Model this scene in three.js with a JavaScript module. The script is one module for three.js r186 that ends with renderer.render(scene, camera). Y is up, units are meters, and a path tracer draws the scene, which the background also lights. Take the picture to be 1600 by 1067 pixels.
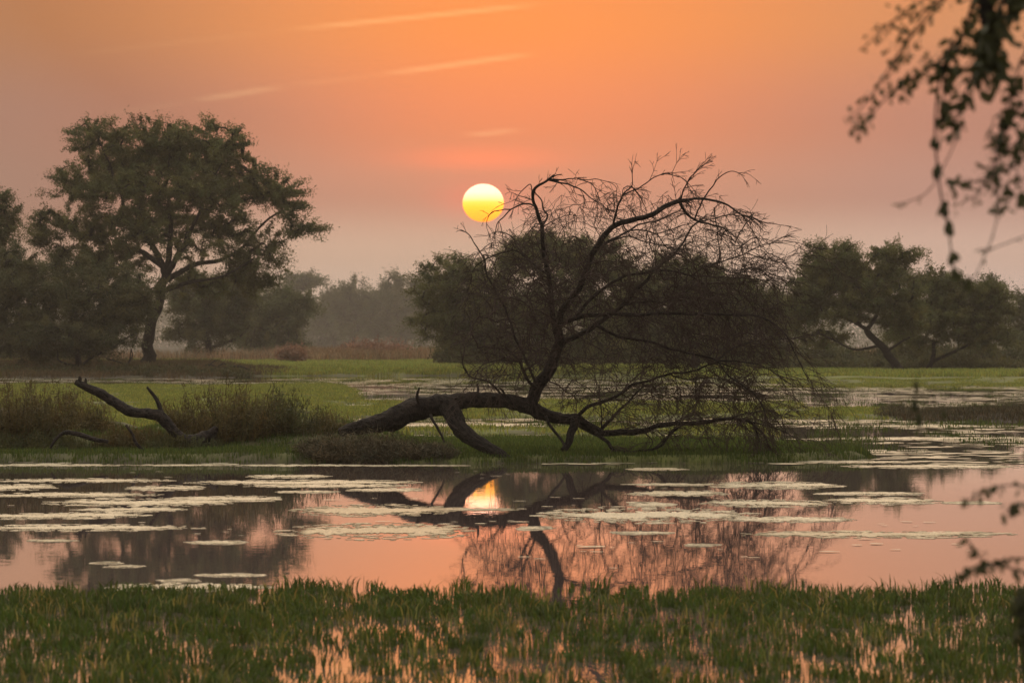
import * as THREE from 'three';
import { createNoise2D, createNoise3D } from 'simplex-noise';

// ---------------------------------------------------------------- camera, sky, sun, exposure
const EYE = 1.5, FP = 6919, HZ = 541;                       // eye height (m), focal length and horizon row of a 1600 x 1067 frame
const scene = new THREE.Scene();
const camera = new THREE.PerspectiveCamera(2 * Math.atan(533.5 / FP) * 180 / Math.PI, 1600 / 1067, 0.5, 6000);
camera.position.set(0, EYE, 0);
camera.rotation.x = (HZ - 533.5) / FP;
camera.focus = 58;
camera.userData.fStop = 8.5;

const renderer = new THREE.WebGLRenderer();
renderer.toneMapping = THREE.LinearToneMapping;
renderer.toneMappingExposure = 1;
renderer.shadowMap.enabled = true;

const DEG = Math.PI / 180, SUN_AZ = (755 - 800) / FP, SUN_EL = (HZ - 317) / FP;
const clamp = (x, a = 0, b = 1) => Math.min(b, Math.max(a, x));
const lerp = (a, b, t) => a + (b - a) * t;
const sstep = (a, b, x) => { const t = clamp((x - a) / (b - a)); return t * t * (3 - 2 * t); };

// sky: radiance by azimuth a (degrees right of the view) and elevation e (degrees)
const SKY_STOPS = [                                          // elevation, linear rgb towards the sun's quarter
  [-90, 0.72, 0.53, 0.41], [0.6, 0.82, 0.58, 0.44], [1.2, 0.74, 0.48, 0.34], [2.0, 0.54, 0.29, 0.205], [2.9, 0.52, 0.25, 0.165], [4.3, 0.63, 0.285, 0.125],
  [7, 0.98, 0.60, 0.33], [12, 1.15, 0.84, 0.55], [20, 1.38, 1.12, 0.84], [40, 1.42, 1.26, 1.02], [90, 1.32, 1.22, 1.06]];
const streaks = [                                            // vapour trails: two ends (pixels of the photograph), strength along them
  [440, 49, 850, 7, 0.9], [585, 119, 835, 84, 1.0], [300, 160, 440, 136, 0.75], [150, 182, 300, 160, 0.16], [440, 136, 590, 118, 0.2], [728, 212, 812, 203, 0.8], [60, 95, 440, 49, 0.12]];
function skyColor(a, e, out) {
  let i = 1;
  while (SKY_STOPS[i][0] < e && i < SKY_STOPS.length - 1) i++;
  const A = SKY_STOPS[i - 1], B = SKY_STOPS[i], u = i === 1 ? 1 : sstep(0, 1, clamp((e - A[0]) / (B[0] - A[0])));
  const wide = Math.exp(-((a / 75) ** 2)), low = Math.exp(-Math.max(0, e) / 10);
  const side = a < 0 ? 0.51 + 0.49 * sstep(-8.5, -2, a) : 0.66 + 0.34 * (1 - sstep(4, 24, a)), m = lerp(0.72 + 0.28 * wide, side, low);
  const grey = (1 - wide) * 0.8;
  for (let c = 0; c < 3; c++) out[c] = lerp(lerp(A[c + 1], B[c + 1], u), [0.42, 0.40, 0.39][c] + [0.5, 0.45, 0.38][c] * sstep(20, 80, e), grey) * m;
  const edge = low * sstep(-2.5, -6, -Math.abs(a) < -2.5 ? -Math.abs(a) : -2.5);
  if (a < 0) { out[1] *= 1 - 0.10 * edge; out[2] *= 1 - 0.14 * edge; } else out[2] *= 1 + 0.10 * edge;
  const sp = (a < 0 ? 2.9 : 3.9) + 0.55 * Math.max(0, e - 3), glow = Math.exp(-(((a + 0.1) / sp) ** 2)) * sstep(0.9, 3.3, e) * (1 - sstep(3.4, 9, e));
  out[0] += 0.52 * glow; out[1] += 0.055 * glow; out[2] -= 0.045 * glow;
  const warm = (x, y, sx, sy) => Math.exp(-(((a - (x - 800) / FP / DEG) / sx) ** 2) - (((e - (HZ - y) / FP / DEG) / sy) ** 2));
  const k1 = warm(750, 248, 0.95, 0.14), k2 = warm(750, 312, 0.55, 0.24);
  out[0] += 0.30 * k1 + 0.22 * k2; out[1] += 0.012 * k1 - 0.02 * k2; out[2] -= 0.01 * k1 + 0.015 * k2;
}
function makeSky() {
  const W = 2048, H = 4096, data = new Float32Array(W * H * 4), c = [0, 0, 0];
  for (let r = 0; r < H; r++) {
    const e = ((r + 0.5) / H - 0.5) * 180;
    for (let q = 0; q < W; q++) {
      let a = ((q + 0.5) / W - 0.5) * 360 + 90;
      if (a > 180) a -= 360;
      const o = (r * W + q) * 4;
      if (e < -1 && q > 0) { data[o] = data[o - 4]; data[o + 1] = data[o - 3]; data[o + 2] = data[o - 2]; data[o + 3] = 1; continue; }
      skyColor(a, e, c);
      if (e > 2 && e < 5 && a > -7 && a < 2) {
        const x = 800 + a * DEG * FP, y = HZ - e * DEG * FP;
        for (const [x0, y0, x1, y1, s] of streaks) {
          const dx = x1 - x0, dy = y1 - y0, L = Math.hypot(dx, dy), t = ((x - x0) * dx + (y - y0) * dy) / L / L, d = ((x - x0) * dy - (y - y0) * dx) / L;
          if (t < -0.1 || t > 1.1) continue;
          const k = s * sstep(-0.05, 0.3, t) * (1 - sstep(0.8, 1.03, t)) * Math.exp(-((d / 3.4) ** 2));
          c[0] += 0.16 * k; c[1] += 0.14 * k; c[2] += 0.065 * k;
        }
      }
      data[o] = c[0]; data[o + 1] = c[1]; data[o + 2] = c[2]; data[o + 3] = 1;
    }
  }
  const r0 = Math.floor((0.5 + 1.2 / 180) * H), n = Math.floor(4.6 / 180 * H), z = Math.sqrt(3) - 2, line = new Float64Array(n);   // the sky is read with a smoothing filter: undo it here
  for (let q = 0; q < W; q++) for (let c3 = 0; c3 < 3; c3++) {
    const o = (k) => ((r0 + k) * W + q) * 4 + c3;
    line[0] = data[o(0)] / (1 - z);
    for (let k = 1; k < n; k++) line[k] = data[o(k)] + z * line[k - 1];
    line[n - 1] = -z / (1 - z) * line[n - 1];
    for (let k = n - 2; k >= 0; k--) line[k] = z * (line[k + 1] - line[k]);
    for (let k = 2; k < n - 2; k++) data[o(k)] = 6 * line[k];
  }
  const t = new THREE.DataTexture(data, W, H, THREE.RGBAFormat, THREE.FloatType);
  t.mapping = THREE.EquirectangularReflectionMapping;
  t.magFilter = THREE.LinearFilter; t.needsUpdate = true;
  return t;
}
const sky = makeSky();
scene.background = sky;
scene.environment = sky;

const sunLight = new THREE.DirectionalLight(new THREE.Color().setRGB(1, 0.5, 0.2), 0.05);
const sunDir = new THREE.Vector3(Math.sin(SUN_AZ) * Math.cos(SUN_EL), Math.sin(SUN_EL), -Math.cos(SUN_AZ) * Math.cos(SUN_EL));
sunLight.name = 'sunlight';
sunLight.position.copy(sunDir).multiplyScalar(500);
sunLight.castShadow = true; sunLight.shadow.radius = 60;
Object.assign(sunLight.shadow.camera, { left: -120, right: 120, top: 60, bottom: -60, near: 1000 });
scene.add(sunLight, sunLight.target);

scene.fog = new THREE.FogExp2(new THREE.Color().setRGB(0.95, 0.84, 0.74), 0.00034);

// ---------------------------------------------------------------- helpers
function rngOf(seed) { let s = seed >>> 0; return () => { s = (s + 0x6d2b79f5) | 0; let t = Math.imul(s ^ (s >>> 15), 1 | s); t = (t + Math.imul(t ^ (t >>> 7), 61 | t)) ^ t; return ((t ^ (t >>> 14)) >>> 0) / 4294967296; }; }
const noise2 = createNoise2D(rngOf(11)), noise3 = createNoise3D(rngOf(12));
const fbm = (x, y, o = 4) => { let s = 0, a = 0.5, f = 1; for (let i = 0; i < o; i++) { s += a * noise2(x * f, y * f); a *= 0.5; f *= 2.03; } return s; };
const gauss = (r) => (r() + r() + r() + r() - 2) * 0.87;
const V = (x, y, z) => new THREE.Vector3(x, y, z);
const at = (px, py, d) => V((px - 800) / FP * d, EYE + (HZ - py) / FP * d, -d);   // a point at distance d
const rgb = (r, g, b) => new THREE.Color().setRGB(r, g, b);
const names = {};
function named(n) { const k = names[n] ?? 0; names[n] = k + 1; return k ? `${n}_${String(k).padStart(3, '0')}` : n; }
function thing(name, label, category, pos = V(0, 0, 0), group) {
  const o = new THREE.Group(); o.name = named(name); o.position.copy(pos); o.userData = { label, category };
  if (group) o.userData.group = group;
  scene.add(o); return o;
}
function meshOf(name, geo, mat, parent) {
  const m = new THREE.Mesh(geo, mat); m.name = parent === scene ? named(name) : name; m.castShadow = m.receiveShadow = true; parent.add(m); return m;
}
class MB {                                                   // collects tubes and small faces into one geometry
  constructor(o = V(0, 0, 0)) { this.p = []; this.n = []; this.i = []; this.u = []; this.o = o; this.smooth = false; }
  tube(pts, rad, sides = 6, lump = 0, cap = true) {
    this.smooth = true;
    const N = pts.length, base = this.p.length / 3, T = V(), A = V(), B = V(), q = V();
    let ref = V(0.31, 0.2, 0.93), run = 0;
    for (let k = 0; k < N; k++) {
      T.subVectors(pts[Math.min(N - 1, k + 1)], pts[Math.max(0, k - 1)]).normalize();
      A.copy(ref).addScaledVector(T, -ref.dot(T));
      if (A.lengthSq() < 1e-6) A.set(T.y, -T.x, 0.1);
      A.normalize(); ref = A.clone(); B.crossVectors(T, A);
      if (k) run += pts[k].distanceTo(pts[k - 1]);
      for (let s = 0; s <= sides; s++) {
        const t = (s % sides) / sides * 2 * Math.PI, ct = Math.cos(t), st = Math.sin(t);
        let r = rad[k];
        if (lump) r *= 1 + lump * noise3(run * 3 / (rad[0] * 6 + 0.2), ct * 1.6, st * 1.6 + rad[0] * 50) + lump * 0.5 * noise3(run * 9, ct * 4, st * 4);
        q.copy(A).multiplyScalar(ct).addScaledVector(B, st);
        this.p.push(pts[k].x + q.x * r - this.o.x, pts[k].y + q.y * r - this.o.y, pts[k].z + q.z * r - this.o.z);
        this.n.push(q.x, q.y, q.z); this.u.push(s / sides * Math.max(0.1, rad[0] * 12), run * 2);
      }
    }
    const w = sides + 1;
    for (let k = 0; k < N - 1; k++) for (let s = 0; s < sides; s++) {
      const a = base + k * w + s, b = a + w;
      this.i.push(a, a + 1, b, b, a + 1, b + 1);
    }
    if (cap) for (const k of [0, N - 1]) {
      const c = this.p.length / 3, d = k ? 1 : -1;
      T.subVectors(pts[k], pts[k ? k - 1 : 1]).normalize();
      this.p.push(pts[k].x - this.o.x + T.x * rad[k] * 0.3, pts[k].y - this.o.y + T.y * rad[k] * 0.3, pts[k].z - this.o.z + T.z * rad[k] * 0.3); this.n.push(T.x, T.y, T.z); this.u.push(0, 0);
      for (let s = 0; s < sides; s++) { const a = base + k * w + s; d > 0 ? this.i.push(a, a + 1, c) : this.i.push(a + 1, a, c); }
    }
  }
  tri(ax, ay, az, bx, by, bz, cx, cy, cz) {
    const b = this.p.length / 3, { x, y, z } = this.o;
    this.p.push(ax - x, ay - y, az - z, bx - x, by - y, bz - z, cx - x, cy - y, cz - z); this.i.push(b, b + 1, b + 2);
  }
  tint(from, v, w) { this.c ??= []; for (let k = this.c.length / 3; k < this.p.length / 3; k++) this.c.push(v * w, v, v / w); }
  geo() {
    const g = new THREE.BufferGeometry();
    g.setAttribute('position', new THREE.Float32BufferAttribute(this.p, 3));
    if (this.smooth && this.n.length === this.p.length) { g.setAttribute('normal', new THREE.Float32BufferAttribute(this.n, 3)); g.setAttribute('uv', new THREE.Float32BufferAttribute(this.u, 2)); }
    if (this.c) g.setAttribute('color', new THREE.Float32BufferAttribute(this.c, 3));
    g.setIndex(this.i);
    return g;
  }
}
const curve = (pts, n) => new THREE.CatmullRomCurve3(pts, false, 'centripetal').getPoints(n);
function leafAt(mb, x, y, z, L, W, r, droop = 0) {           // one small leaf, randomly turned
  const a = r() * 6.2832, e = (r() - 0.5) * 2.2 - droop, ce = Math.cos(e), dx = Math.cos(a) * ce, dy = Math.sin(e), dz = Math.sin(a) * ce;
  const b = r() * 6.2832; let ux = Math.cos(b), uy = Math.sin(b) * 0.6, uz = Math.sin(b * 1.7);
  const dt = ux * dx + uy * dy + uz * dz; ux -= dt * dx; uy -= dt * dy; uz -= dt * dz;
  const il = W / (Math.hypot(ux, uy, uz) + 1e-6); ux *= il; uy *= il; uz *= il;
  mb.tri(x - ux, y - uy, z - uz, x + ux, y + uy, z + uz, x + dx * L, y + dy * L, z + dz * L);
}
function canvasNoise(size, f) {                              // float grey texture that tiles
  const d = new Float32Array(size * size * 4);
  for (let y = 0; y < size; y++) for (let x = 0; x < size; x++) { const v = f(x / size, y / size), o = (y * size + x) * 4; d[o] = d[o + 1] = d[o + 2] = v; d[o + 3] = 1; }
  const t = new THREE.DataTexture(d, size, size, THREE.RGBAFormat, THREE.FloatType);
  t.wrapS = t.wrapT = THREE.RepeatWrapping; t.magFilter = THREE.LinearFilter; t.needsUpdate = true; return t;
}
const n4 = (u, v, f, k) => noise3(Math.cos(u * 6.2832) * f, Math.sin(u * 6.2832) * f + k * 7.1, Math.cos(v * 6.2832) * f + 3 * k) * 0.5 + noise3(Math.sin(u * 6.2832) * f + k, Math.sin(v * 6.2832) * f, Math.cos(v * 6.2832) * f + Math.cos(u * 6.2832) * f) * 0.5;

// ---------------------------------------------------------------- materials
const M = {};
const std = (k, c, rough = 0.9, extra = {}) => (M[k] = Object.assign(new THREE.MeshStandardMaterial({ color: c, roughness: rough, side: THREE.DoubleSide, ...extra }), { name: k }));
const barkBump = canvasNoise(256, (u, v) => 0.5 + 0.35 * n4(u, v * 0.5, 2.4, 1) + 0.2 * n4(u, v, 5, 2));
const barkTint = canvasNoise(256, (u, v) => clamp(0.95 + 1.0 * n4(u, v * 0.5, 1.6, 3) + 0.8 * n4(u, v, 6, 5), 0.25, 2.2));
std('bark', rgb(0.034, 0.026, 0.021), 0.95, { map: barkTint, bumpMap: barkBump, bumpScale: 0.05 });
std('deadwood', rgb(0.042, 0.032, 0.027), 0.9, { map: barkTint, bumpMap: barkBump, bumpScale: 0.04 });
std('twig', rgb(0.062, 0.040, 0.030), 0.9);
const leafy = (k, c, rough, through) => (M[k] = new THREE.MeshPhysicalMaterial({ color: c, roughness: rough, transmission: through, thickness: 0, side: THREE.DoubleSide, vertexColors: true, specularIntensity: 0.5, name: k }));
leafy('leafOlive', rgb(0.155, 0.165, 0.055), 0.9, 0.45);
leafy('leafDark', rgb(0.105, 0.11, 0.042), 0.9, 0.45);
leafy('leafFar', rgb(0.14, 0.15, 0.06), 0.9, 0.45);
leafy('leafShrub', rgb(0.14, 0.115, 0.048), 0.9, 0.25);
leafy('leafDry', rgb(0.34, 0.22, 0.16), 0.9, 0.25);
leafy('straw', rgb(0.115, 0.10, 0.062), 0.9, 0.1);
M.leafNear = new THREE.MeshPhysicalMaterial({ color: rgb(0.08, 0.085, 0.025), roughness: 0.8, transmission: 0.45, thickness: 0, side: THREE.DoubleSide, name: 'leafNear' });
leafy('grassFront', rgb(0.075, 0.12, 0.022), 0.9, 0.4);
leafy('grassFrontPale', rgb(0.24, 0.24, 0.08), 0.9, 0.45);
leafy('grassMeadow', rgb(0.27, 0.32, 0.08), 0.9, 0.5);
leafy('grassBank', rgb(0.10, 0.15, 0.035), 0.9, 0.3);
leafy('grassDry', rgb(0.27, 0.215, 0.15), 0.9, 0.2);
const scum = canvasNoise(512, (u, v) => clamp(0.92 + 0.7 * n4(u, v, 9, 7) + 0.45 * n4(u, v, 22, 8), 0.35, 1.3));
std('algae', rgb(0.74, 0.65, 0.44), 0.32, { map: scum, bumpMap: scum, bumpScale: 0.004 });  // pale tone also paints the glint strips
std('algaeThin', rgb(0.5, 0.45, 0.28), 0.3, { map: scum });
std('algaeFleck', rgb(0.62, 0.55, 0.37), 0.32);
M.water = new THREE.MeshPhysicalMaterial({ color: rgb(0.15, 0.11, 0.105), roughness: 0.006, ior: 1.33, name: 'water' });
M.water.bumpMap = canvasNoise(512, (u, v) => 0.5 + 0.3 * n4(u, v, 3, 4) + 0.2 * n4(u, v, 8, 6));
M.water.bumpScale = 0.00022;

// ---------------------------------------------------------------- ground and water
function landHeight(x, d) {                                  // height above the water, metres
  const px = 800 + x / d * FP, py = HZ + EYE * FP / d;
  const w = fbm(x * 0.16, d * 0.05, 4), w2 = fbm(x * 0.7 + 9, d * 0.3, 3);
  const band = (y0, y1, s = 2.5) => sstep(y0 - s, y0 + s, py + w * 5) * (1 - sstep(y1 - s, y1 + s, py + w2 * 2.2));
  let h = -0.30;
  const up = (v, m) => { h = Math.max(h, lerp(-0.30, v, m)); };
  const inX = (a, b, s = 30) => sstep(a - s, a + s, px + w * 30) * (1 - sstep(b - s, b + s, px + w * 30));
  up(0.10 + 0.04 * w, band(lerp(694, 713, sstep(1120, 1380, px)), 724 - 6 * sstep(1180, 1420, px), 2.2) * inX(-9999, 1370));
  up(0.24 + 0.18 * w2 + 0.1 * w, band(680, 717, 6) * inX(-9999, 640, 60));
  up(0.50 + 0.2 * w2, band(688, 712, 7) * inX(-9999, 95, 30));
  up(0.07 + 0.03 * w, band(603, 704, 2.5) * inX(-9999, 560, 40));
  up(0.06 + 0.04 * w, band(629, 655, 2) * inX(480, 1260, 40));
  up(0.05 + 0.04 * w, band(670, 681, 1.6) * inX(480, 1230, 50));
  up(0.05 + 0.03 * w, band(640, 656, 2) * inX(1200, 1440, 30));
  up(0.10 + 0.16 * w2, band(646, 660, 3) * inX(1400, 9999, 60));
  up(0.04, band(600.5, 605, 1.2) * inX(1240, 9999, 40));
  h = lerp(h, -0.3, band(620.5, 623.5, 0.8) * inX(370, 1260, 40)); h = lerp(h, -0.3, band(634, 636, 0.8) * inX(560, 1300, 60));
  const yf = px < 400 ? 592 - 4 * sstep(100, 400, px) : lerp(588, 602, sstep(900, 1300, px)), far = 1 - sstep(yf - 1.6, yf + 1.0, py + w * 1.2);
  up(0.16 + 0.25 * sstep(200, 300, d) + 0.0006 * Math.max(0, Math.min(900, d - 300)) + 0.12 * w, far);
  if (px < 420) up(0.52 + 0.2 * w2, band(578, 590, 2.5) * (1 - sstep(330, 430, px)));
  up(0.35, 1 - sstep(13, 16.5, d));
  return h;
}
{
  const pos = [], col = [], idx = [], A = 220, rows = [];
  for (let d = 5; d < 16; d += 1.5) rows.push(d);
  for (let py = 1080; py > 730; py -= 20) rows.push(EYE * FP / (py - HZ));
  for (let py = 730; py > 575; py -= 0.75) rows.push(EYE * FP / (py - HZ));
  for (let d = 310; d < 2300; d *= 1.06) rows.push(d);
  rows.forEach((d, r) => {
    for (let k = 0; k <= A; k++) {
      const t = (k / A - 0.5) * 2, x = d * Math.tan((t * 9 + t ** 3 * 15) * DEG), h = landHeight(x, d), n = fbm(x * 0.5, d * 0.2, 3), n2 = fbm(x * 2.1 + 5, d * 0.9, 3);
      pos.push(x, h, -d);
      const px = 800 + x / d * FP;
      let green = clamp(0.75 + n * 0.8);
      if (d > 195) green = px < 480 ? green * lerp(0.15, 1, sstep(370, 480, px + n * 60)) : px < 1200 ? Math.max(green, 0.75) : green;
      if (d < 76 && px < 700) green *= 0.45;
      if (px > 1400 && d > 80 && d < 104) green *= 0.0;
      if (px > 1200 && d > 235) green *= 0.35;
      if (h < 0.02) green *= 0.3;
      const v = 1 + n2 * 0.5;
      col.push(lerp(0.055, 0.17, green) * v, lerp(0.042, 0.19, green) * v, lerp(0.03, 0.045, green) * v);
      if (r && k) { const a = r * (A + 1) + k; idx.push(a, a - 1, a - A - 2, a, a - A - 2, a - A - 1); }
    }
  });
  const g = new THREE.BufferGeometry();
  g.setAttribute('position', new THREE.Float32BufferAttribute(pos, 3)); g.setAttribute('color', new THREE.Float32BufferAttribute(col, 3));
  g.setIndex(idx); g.computeVertexNormals();
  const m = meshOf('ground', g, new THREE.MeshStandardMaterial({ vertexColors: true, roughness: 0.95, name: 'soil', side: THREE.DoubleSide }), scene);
  m.userData = { kind: 'structure', label: 'low marshy ground with green meadow strips and muddy banks', category: 'ground' };
  const bed = meshOf('lake_bed', new THREE.CircleGeometry(2500, 64).rotateX(-Math.PI / 2), new THREE.MeshStandardMaterial({ color: rgb(0.05, 0.042, 0.03), roughness: 1, name: 'mud' }), scene);
  bed.position.y = -0.6; bed.userData = { kind: 'structure', label: 'dark muddy bed beneath the shallow water', category: 'ground' };
  const wg = new THREE.CircleGeometry(2400, 96).rotateX(-Math.PI / 2), uv = wg.attributes.uv, wp = wg.attributes.position;
  for (let k = 0; k < uv.count; k++) uv.setXY(k, wp.getX(k) / 5, wp.getZ(k) / 5);
  const w = meshOf('water', wg, M.water, scene);
  w.userData = { kind: 'structure', label: 'still shallow marsh water mirroring the orange sky', category: 'water' };
}

// ---------------------------------------------------------------- sun disc
{
  const d = 3000, g = new THREE.SphereGeometry(1, 64, 48), p = g.attributes.position, c = [];
  const stops = [[-1, 2.6, 0.62, 0.02], [-0.55, 2.8, 0.80, 0.025], [-0.25, 2.9, 0.95, 0.035], [0.0, 3.0, 1.12, 0.12], [0.25, 3.1, 1.35, 0.6], [0.55, 3.2, 1.5, 0.98], [1, 3.2, 1.5, 0.98]];
  for (let k = 0; k < p.count; k++) {
    const y = p.getY(k); let i = 1; while (stops[i][0] < y && i < stops.length - 1) i++;
    const t = clamp((y - stops[i - 1][0]) / (stops[i][0] - stops[i - 1][0]));
    for (let q = 1; q < 4; q++) c.push(lerp(stops[i - 1][q], stops[i][q], t));
  }
  g.setAttribute('color', new THREE.Float32BufferAttribute(c, 3));
  const m = meshOf('sky_sun', g, new THREE.MeshBasicMaterial({ vertexColors: true, name: 'sun' }), scene);
  m.castShadow = false; m.receiveShadow = false;
  m.position.copy(sunDir).multiplyScalar(d).add(V(0, EYE, 0));
  const R = 32.3 / FP * d; m.scale.set(R, R * 0.925, R);
  m.userData = { label: 'round setting sun, white above and golden below, low over the trees', category: 'sun' };
}

// ---------------------------------------------------------------- trees
function grow(nodes, targets, r) {                           // joins every target to the nearest node already in the tree; returns segments
  const list = nodes.map((p) => ({ p, up: -1, load: 0, root: true })), todo = targets.slice(), segs = [];
  const distTo = todo.map((t) => { let b = 1e9, k = 0; list.forEach((n, i) => { const d = n.p.distanceToSquared(t); if (d < b) { b = d; k = i; } }); return [b, k]; });
  while (todo.length) {
    let m = 0; for (let i = 1; i < todo.length; i++) if (distTo[i][0] < distTo[m][0]) m = i;
    const t = todo[m], from = distTo[m][1];
    const a = list[from].p, mid = a.clone().lerp(t, 0.5); mid.y += a.distanceTo(t) * 0.10; mid.x += gauss(r) * 0.08 * a.distanceTo(t); mid.z += gauss(r) * 0.08 * a.distanceTo(t);
    const i1 = list.push({ p: mid, up: from, load: 0 }) - 1, i2 = list.push({ p: t, up: i1, load: 1 }) - 1;
    todo[m] = todo[todo.length - 1]; todo.pop(); distTo[m] = distTo[distTo.length - 1]; distTo.pop();
    for (let i = 0; i < todo.length; i++) for (const j of [i1, i2]) { const d = list[j].p.distanceToSquared(todo[i]); if (d < distTo[i][0]) distTo[i] = [d, j]; }
  }
  for (let i = list.length - 1; i >= 0; i--) if (list[i].up >= 0) list[list[i].up].load += list[i].load;
  list.forEach((n, i) => { if (n.up >= 0) segs.push([list[n.up].p, n.p, list[n.up].root ? Math.max(1, n.load) : list[n.up].load, n.load]); });
  return segs;
}
// puffs: [px, py, rx, ry, depth offset m, density]; limbs: [[px, py, dz]...], first radius and last radius in pixels
function tree(name, label, o) {
  const r = rngOf(o.seed), D = o.d, k = D / FP, base = at(o.base[0], o.base[1], D);
  const t = thing(name, label, 'tree', base, o.group);
  const nodes = [], conv = ([px, py, dz = 0]) => at(px, py, D + dz);
  (o.trunk ?? []).forEach(([pts, r0, r1], q) => {
    const raw = pts.map(conv), n = raw.length * 5, c = curve(raw, n);
    c.forEach((p, i) => { if (i && i < n) { p.x += noise3(p.x * 0.8, p.y * 0.8, q + o.seed) * r0 * k * 0.5; } });
    const mb = new MB(base);
    const rad = c.map((_, i) => lerp(r0, r1, (i / n) ** 0.8) * k * (q === 0 ? 1 + 0.5 * Math.exp(-i * 0.6) : 1));
    mb.tube(c, rad, q === 0 ? 12 : 8, 0.14);
    meshOf(q === 0 ? 'trunk' : 'limb', mb.geo(), M.bark, t);
    for (let i = q === 0 ? Math.floor(n * 0.5) : 2; i <= n; i++) nodes.push(c[i]);
  });
  const centres = [];
  const total = o.puffs.reduce((s, f) => s + f[2] * f[3] * (f[5] ?? 1), 0);
  for (const f of o.puffs) {
    const m = Math.max(3, Math.round(o.clumps * f[2] * f[3] * (f[5] ?? 1) / total)), c = at(f[0], f[1], D + (f[4] ?? 0)), rx = f[2] * k, ry = f[3] * k, rz = rx * (o.deep ?? 0.9);
    for (let i = 0, tries = 0; i < m && tries < m * 30; tries++) {
      const u = r() * 2 - 1, a = r() * 6.2832, s = Math.sqrt(1 - u * u), q = Math.pow(r(), 0.36) * (r() < 0.12 ? 1.12 : 1);
      const y = u < -0.5 && r() < 0.35 ? u * -0.4 : u;
      const p = V(c.x + Math.cos(a) * s * q * rx, c.y + y * q * ry, c.z + Math.sin(a) * s * q * rz);
      if (0.6 * noise3(p.x * 0.5, p.y * 0.7, p.z * 0.5 + o.seed) + 0.7 * noise3(p.x * 1.3, p.y * 1.8, p.z * 1.3 + o.seed) < (o.gap ?? -0.35)) { if (r() < 0.85) continue; }
      if (p.y < base.y + 0.15) continue;
      p.out = V(p.x - c.x + gauss(r) * rx * 0.3, (p.y - c.y) * 0.7 + rx * 0.1, p.z - c.z + gauss(r) * rz * 0.3).normalize(); centres.push(p); i++;
    }
  }
  const br = new MB(base), near = nodes.length ? nodes : [base.clone()];
  const twig = (o.twig ?? 0.55) * k;
  for (const [a, b, la, lb] of grow(near, centres, r)) {
    const ra = Math.min(Math.pow(la, 0.45) * twig, 3.2 * k), rb = Math.min(Math.pow(Math.max(1, lb), 0.45) * twig * 0.85, 3.2 * k), m = a.clone().lerp(b, 0.5);
    m.x += gauss(r) * 0.05 * a.distanceTo(b); m.y += gauss(r) * 0.05 * a.distanceTo(b);
    br.tube([a, m, b], [ra, (ra + rb) / 2, rb], 4, 0, false);
  }
  meshOf('branches', br.geo(), M.bark, t).userData = { kind: 'stuff' };
  const lf = new MB(base), per = Math.round(o.leaves / centres.length), S = o.clump * k, L = o.leaf * k;
  for (const c of centres) {
    const sx = S * (0.6 + r() * 0.8), sy = sx * (0.55 + 0.35 * r()), n = Math.round(per * (0.6 + 0.8 * r()));
    for (let i = 0; i < n; i++) {
      const al = gauss(r) * sx * 1.35, dr = Math.abs(al) / sx; let dx = c.out.x * al + gauss(r) * sx * 0.5, dy = c.out.y * al + gauss(r) * sy * 0.8, dz = c.out.z * al + gauss(r) * sx * 0.5; dy -= dr * dr * sx * 0.10;
      leafAt(lf, c.x + dx, c.y + dy, c.z + dz, L * (0.45 + 1.1 * r() * r() + 0.3 * r()), L * 0.22 * (0.6 + 0.8 * r()), r, 0.25);
    }
    lf.tint(0, 0.65 + 0.7 * r(), 0.9 + 0.25 * r());
  }
  const cr = meshOf('crown', lf.geo(), o.mat ?? M.leafOlive, t);
  return t;
}

const bigTree = tree('acacia_tree', 'tallest broad acacia tree on the far left bank, thick dark trunk', {
  seed: 5, d: 226, base: [231, 577], clumps: 2025, leaves: 256500, clump: 10, leaf: 4.03, gap: -0.24, deep: 0.8, twig: 0.5,
  trunk: [[[[231, 580], [233, 525], [249, 465], [258, 430]], 10, 7], [[[258, 430], [246, 397], [226, 371], [205, 345], [190, 310, -1], [174, 268, -2], [158, 228, -2]], 6, 1.2],
    [[[258, 430], [262, 390], [266, 350, 1], [260, 300, 1], [262, 250], [258, 212]], 6, 1], [[[260, 430], [285, 385, -1], [302, 350, -2], [322, 308, -2], [346, 255, -2]], 5, 1],
    [[[262, 437], [300, 414, 1], [350, 404, 2], [386, 378, 2], [420, 340, 2], [458, 322, 2]], 5, 1], [[[252, 415], [214, 391, 2], [170, 384, 2], [130, 368, 2], [92, 348, 2]], 5, 1],
    [[[256, 455], [300, 440, -2], [345, 432, -3], [395, 405, -3]], 4, 1]],
  puffs: [[155, 216, 54, 34, -1], [240, 226, 66, 44, 1], [328, 236, 68, 50, 0], [180, 258, 60, 40, 1, 0.7], [385, 280, 40, 40, 0, 0.7], [430, 308, 58, 40, 1], [472, 358, 36, 20, 1, 0.8], [112, 292, 48, 34, 1, 0.8], [112, 362, 74, 44, 0], [190, 300, 72, 52, -2], [315, 305, 72, 48, -2],
    [402, 400, 58, 44, 1, 0.8], [300, 385, 60, 30, -3, 0.4], [215, 360, 50, 40, -3, 0.8], [120, 420, 60, 40, 1], [380, 440, 50, 28, 2, 0.7], [285, 265, 90, 60, 2, 0.9], [255, 345, 62, 40, 3, 0.8], [345, 362, 58, 40, 3, 0.8], [240, 455, 50, 26, -3, 0.4], [310, 445, 50, 28, 3, 0.6], [180, 410, 60, 40, 2, 0.8]] });
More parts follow.
